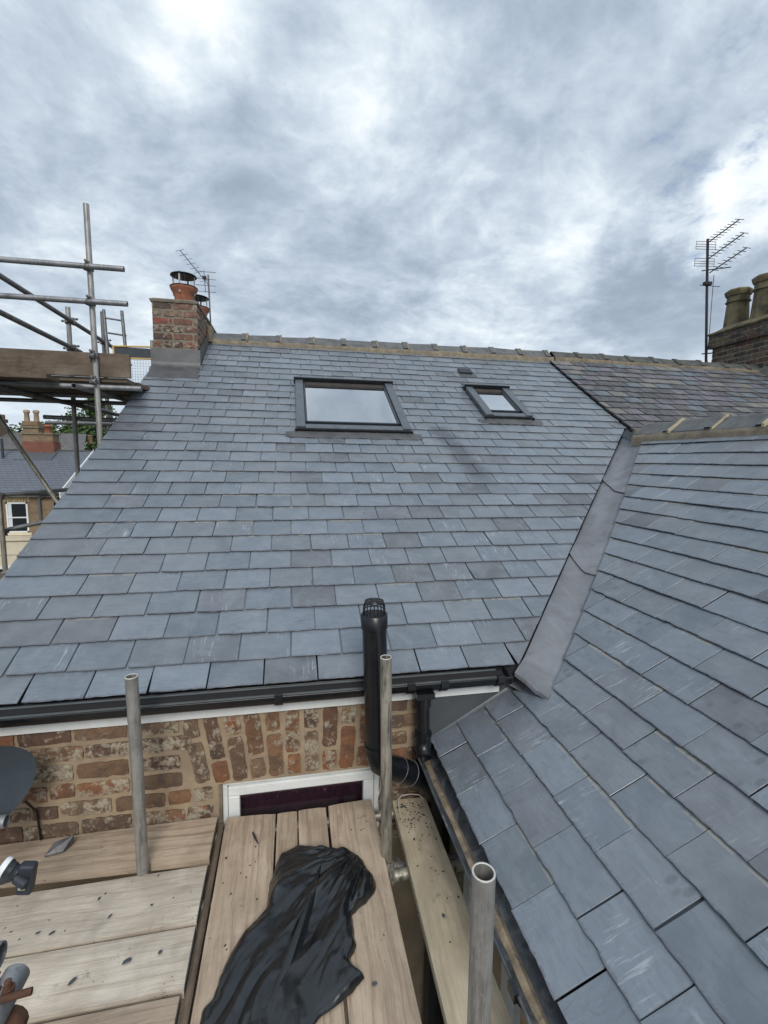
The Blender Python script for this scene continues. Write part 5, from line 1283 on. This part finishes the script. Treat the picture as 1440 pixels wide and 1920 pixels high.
fh = empty('far_house', (-12, 25, -6.2), 'buff brick house with grey slate roof and white sash window below the scaffold at left', 'house')
def fp(mb_, name, m_, parent=fh, **kw): return part(mb_, name, m_, parent, **kw)
E, RYf, EZ, RZf = 24.0, 28.0, -.74, 1.36
GX = -10.4
mb = MB(); mb.bb(-24, GX-.02, E, E+.3, -6.2, EZ+.05); mb.bb(GX-.3, GX, E, E+8, -6.2, EZ)
fw_ = fp(mb, 'wall', M_far1)
mb = MB(); mb.add([(GX, E, EZ), (GX, E+8, EZ), (GX, RYf, RZf-.05), (GX-.3, E, EZ), (GX-.3, E+8, EZ), (GX-.3, RYf, RZf-.05)], [(0, 1, 2), (3, 5, 4)]); fp(mb, 'gable', M_far2)
mb = MB(); mb.hexa([(-24, E-.25, EZ-.10), (GX+.12, E-.25, EZ-.10), (GX+.12, RYf, RZf-.1), (-24, RYf, RZf-.1), (-24, E-.25, EZ), (GX+.12, E-.25, EZ), (GX+.12, RYf, RZf), (-24, RYf, RZf)])
mb.add([(-24, RYf, RZf), (GX+.12, RYf, RZf), (GX+.12, E+8.2, EZ), (-24, E+8.2, EZ)], [(0, 1, 2, 3)]); froof = fp(mb, 'roof', M_farslate)
rp(MB().bb(-24, GX+.12, RYf-.09, RYf+.09, RZf-.04, RZf+.05), 'ridge', M_ridgeold, froof)
mb = MB(); mb.hexa([(GX+.10, E-.3, EZ-.30), (GX+.16, E-.3, EZ-.30), (GX+.16, RYf, RZf-.26), (GX+.10, RYf, RZf-.26), (GX+.10, E-.3, EZ+.01), (GX+.16, E-.3, EZ+.01), (GX+.16, RYf, RZf+.03), (GX+.10, RYf, RZf+.03)]); fp(mb, 'bargeboard', M_white)
fp(MB().tube([(-24, E-.32, EZ-.10), (GX+.1, E-.32, EZ-.10)], .07, 8), 'gutter', M_blackpvc)
fp(MB().bb(-24, GX, E-.05, E-.01, EZ-.25, EZ-.11), 'fascia', M_white)
fp(MB().tube([(-11.3, E-.10, EZ-.25), (-11.3, E-.10, -2.5)], .06, 8).tube([(-11.3, E-.10, EZ-.3), (-10.9, E-.28, EZ-.15)], .06, 8), 'downpipe', M_anthl)
wx0, wx1, wz0, wz1 = -12.82, -11.86, -2.78, -1.26
mb = MB(); fr_ = .075
mb.bb(wx0, wx0+fr_, E-.06, E-.005, wz0, wz1); mb.bb(wx1-fr_, wx1, E-.06, E-.005, wz0, wz1); mb.bb(wx0, wx1, E-.06, E-.005, wz1-fr_, wz1); mb.bb(wx0, wx1, E-.06, E-.005, wz0, wz0+fr_); mb.bb(wx0, wx1, E-.065, E-.005, (wz0+wz1)/2-.03, (wz0+wz1)/2+.03)
fwn = fp(mb, 'sash_window', M_white)
rp(MB().bb(wx0+.05, wx1-.05, E-.03, E-.012, wz0+.05, wz1-.05), 'pane', simple("dark_pane", (.012, .014, .018), .08, spec=.8), fwn)
rp(MB().bb(wx0+.08, wx0+.24, E-.040, E-.032, wz0+.1, wz1-.08), 'curtain', M_lining, fwn)
mb = MB()
for i in range(9): mb.bb(wx0-.1+i*.13, wx0+.01+i*.13, E-.03, E-.005, wz1+.02, wz1+.27)
fp(mb, 'window_head', simple("gauged_brick", (.36, .28, .16), .9, var=.25, nscale=6))
fp(MB().bb(wx0-.1, wx1+.12, E-.12, E-.005, wz0-.13, wz0-.005), 'sill', M_cream)
mb = MB(); mb.bb(-13.5, -10.2, E-.9, E-.01, -6.2, -3.05); by_ = fp(mb, 'bay', M_cream)
rp(MB().bb(-13.6, -10.1, E-1.0, E-.01, -3.04, -2.93), 'bay_cornice', M_cream, by_)
rp(MB().bb(-13.5, -10.2, E-.915, E-.905, -3.76, -3.74), 'render_joint', M_pale_mort, by_)
mb = MB(); mb.bb(-13.1, -11.0, E-.96, E-.91, -5.6, -4.30); bw = rp(mb, 'bay_window', M_white, by_)
for i in range(3): rp(MB().bb(-12.98+i*.68, -12.42+i*.68, E-.975, E-.962, -5.5, -4.42), 'pane', simple("dark_pane", (.012, .014, .018), .08, spec=.8), by_) 
# its chimney with upper stone band and red pot
mb = MB(); mb.bb(-13.75, -12.15, RYf-.35, RYf+.45, .6, 1.85); fch = fp(mb, 'chimney', M_far2)
rp(MB().bb(-13.72, -12.20, RYf-.33, RYf+.43, 1.85, 2.25), 'upper_courses', M_far1, fch)
rp(MB().bb(-13.8, -12.12, RYf-.40, RYf+.5, 2.25, 2.34), 'capping', M_pale_mort, fch)
rp(MB().lathe([(.20, 0), (.18, .33), (.26, .36), (.27, .43), (.17, .46), (.10, .52), (.0, .53)], (-12.55, RYf, 2.33), 12), 'chimney_pot', M_terra, fch)
mb = MB(); mb.hexa([(-13.9, RYf-1.1, .82), (-12.0, RYf-1.1, .82), (-12.0, RYf-.3, 1.23), (-13.9, RYf-.3, 1.23), (-13.9, RYf-1.1, .87), (-12.0, RYf-1.1, .87), (-12.0, RYf-.3, 1.28), (-13.9, RYf-.3, 1.28)]); rp(mb, 'lead_apron', M_anthl, fch)
fp(MB().tube([(-14.45, RYf-.9, .8), (-14.45, RYf-.9, 1.95)], .07, 8), 'vent_pipe', M_anth)
# second row beyond
f2 = empty('distant_terrace', (-20, 44, -6.2), 'distant brown slated terrace with twin pale chimney pots behind the buff house', 'house')
mb = MB(); mb.hexa([(-40, 40, 1.0), (-15.6, 40, 1.0), (-17.6, 46, 3.0), (-40, 46, 3.0), (-40, 40, 1.1), (-15.6, 40, 1.1), (-17.6, 46, 3.1), (-40, 46, 3.1)]); fp(mb, 'roof', M_faroldslate, f2)
mb = MB(); mb.hexa([(-40, 40, -6.2), (-16, 40, -6.2), (-16, 46, -6.2), (-40, 46, -6.2), (-40, 40, 1.05), (-16, 40, 1.05), (-16, 46, 1.05), (-40, 46, 1.05)]); fp(mb, 'wall', M_far1, f2)
mb = MB(); mb.bb(-22.1, -20.9, 44.6, 45.4, 1.5, 3.7); ch2 = fp(mb, 'chimney', M_far1, f2)
rp(MB().bb(-22.25, -20.75, 44.5, 45.5, 3.45, 3.62), 'corbel', M_pale_mort, ch2); rp(MB().bb(-22.1, -20.9, 44.55, 45.45, 3.7, 4.05), 'cap_course', M_far1, ch2)
for x in (-21.9, -21.15): rp(MB().lathe([(.22, 0), (.18, .75), (.25, .8), (.24, 1.0), (.15, 1.05)], (x, 45, 4.0), 12), 'chimney_pot', simple("pale_pot", (.38, .27, .18), .9, var=.2), ch2)
for x in (-17.9, -17.3): rp(MB().lathe([(.22, 0), (.2, .7), (.24, .75), (.2, .8)], (x, 46, 2.2), 10), 'chimney_pot', M_far1, ch2)
f3 = empty('edge_stack_house', (-24.5, 45, -6.2), 'distant house whose tall brick chimney pokes up at the far left edge', 'house')
mb = MB(); mb.bb(-25.6, -23.9, 44.5, 45.6, -6.2, 4.6); fp(mb, 'chimney', M_far1, f3); 
mb = MB(); mb.bb(-25.7, -23.75, 44.4, 45.7, 3.9, 4.2); fp(mb, 'corbel', M_far2, f3)
fp(MB().lathe([(.25, 0), (.2, .9), (.27, .95), (.25, 1.1)], (-24.3, 45, 4.6), 10), 'chimney_pot', M_terra, f3)

# ================================================================== TREES
def leaf_mat(name, c1, c2, c3):
    m_, t_, b_ = material(name); r_ = t_.new('ShaderNodeAttribute', attribute_name='rnd').outputs['Fac']
    fin(t_, b_, t_.ramp(r_, [(0, c1), (.5, c2), (1, c3)]), .6); t_.put(b_.inputs['Subsurface Weight'], 0.0); return m_
M_leaf = leaf_mat("broad_leaves", (.030, .058, .016), (.055, .098, .024), (.10, .15, .035))
M_bark = simple("bark", (.09, .07, .05), .95, var=.3, bumpk=.6)
def tree(name, base, lobes, n, lf, label, seed):
    rg = random.Random(seed); e = empty(name, base, label, 'tree', 'trees beyond the far houses'); e_off = Vector(base)
    tk = MB().tube([(0, 0, 0), (.1, 0, 3), (.0, .1, 6.5), (.2, 0, 9)], [.35, .28, .2, .1], 10)
    for c_, r_ in lobes: tk.tube([(0, 0, 4.0), Vector(c_)*.55+Vector((0, 0, 2.2)), Vector(c_)], [.16, .09, .03], 7)
    tk.build('trunk', M_bark, e)
    m_ = MB()
    for k in range(n):
        c_, r_ = lobes[rg.randrange(len(lobes))]; d_ = Vector((rg.gauss(0, 1), rg.gauss(0, 1), rg.gauss(0, 1))).normalized()
        rr = r_*(rg.random()**.38)*(1+.25*noise.noise(d_*2.3+Vector(c_))); p = Vector(c_)+d_*rr
        if noise.noise(p*1.1) < -.16: continue
        a_ = Vector((rg.gauss(0, 1), rg.gauss(0, 1), rg.gauss(0, .6))).normalized(); b_ = a_.orthogonal().normalized(); s_ = lf*rg.uniform(.6, 1.3)
        m_.cur = min(.99, max(.01, .5+.6*noise.noise(p*.9)+rg.uniform(-.25, .25))); m_.add([p-a_*s_, p+b_*s_*.6, p+a_*s_, p-b_*s_*.6], [(0, 1, 2, 3)])
    m_.build('crown', M_leaf, e); return e
tree('broadleaf_tree', (-20.5, 52, -6.2), [((1.2, 0, 10.5), 2.6), ((-.4, 0, 9.5), 2.2), ((3.0, .5, 8.9), 2.2), ((.8, -1, 8.2), 2.6), ((4.4, 0, 7.6), 1.6), ((1.8, 0, 12.2), 1.3)], 13000, .17, 'large green tree behind the twin pale chimney pots under the scaffold deck', 3)
tree('broadleaf_tree', (-27.5, 56, -6.2), [((0, 0, 9.0), 1.9), ((1.8, 0, 9.2), 1.6), ((-1.8, 0, 8.4), 1.8)], 5000, .17, 'smaller tree at left of the twin pale chimney pots', 5)
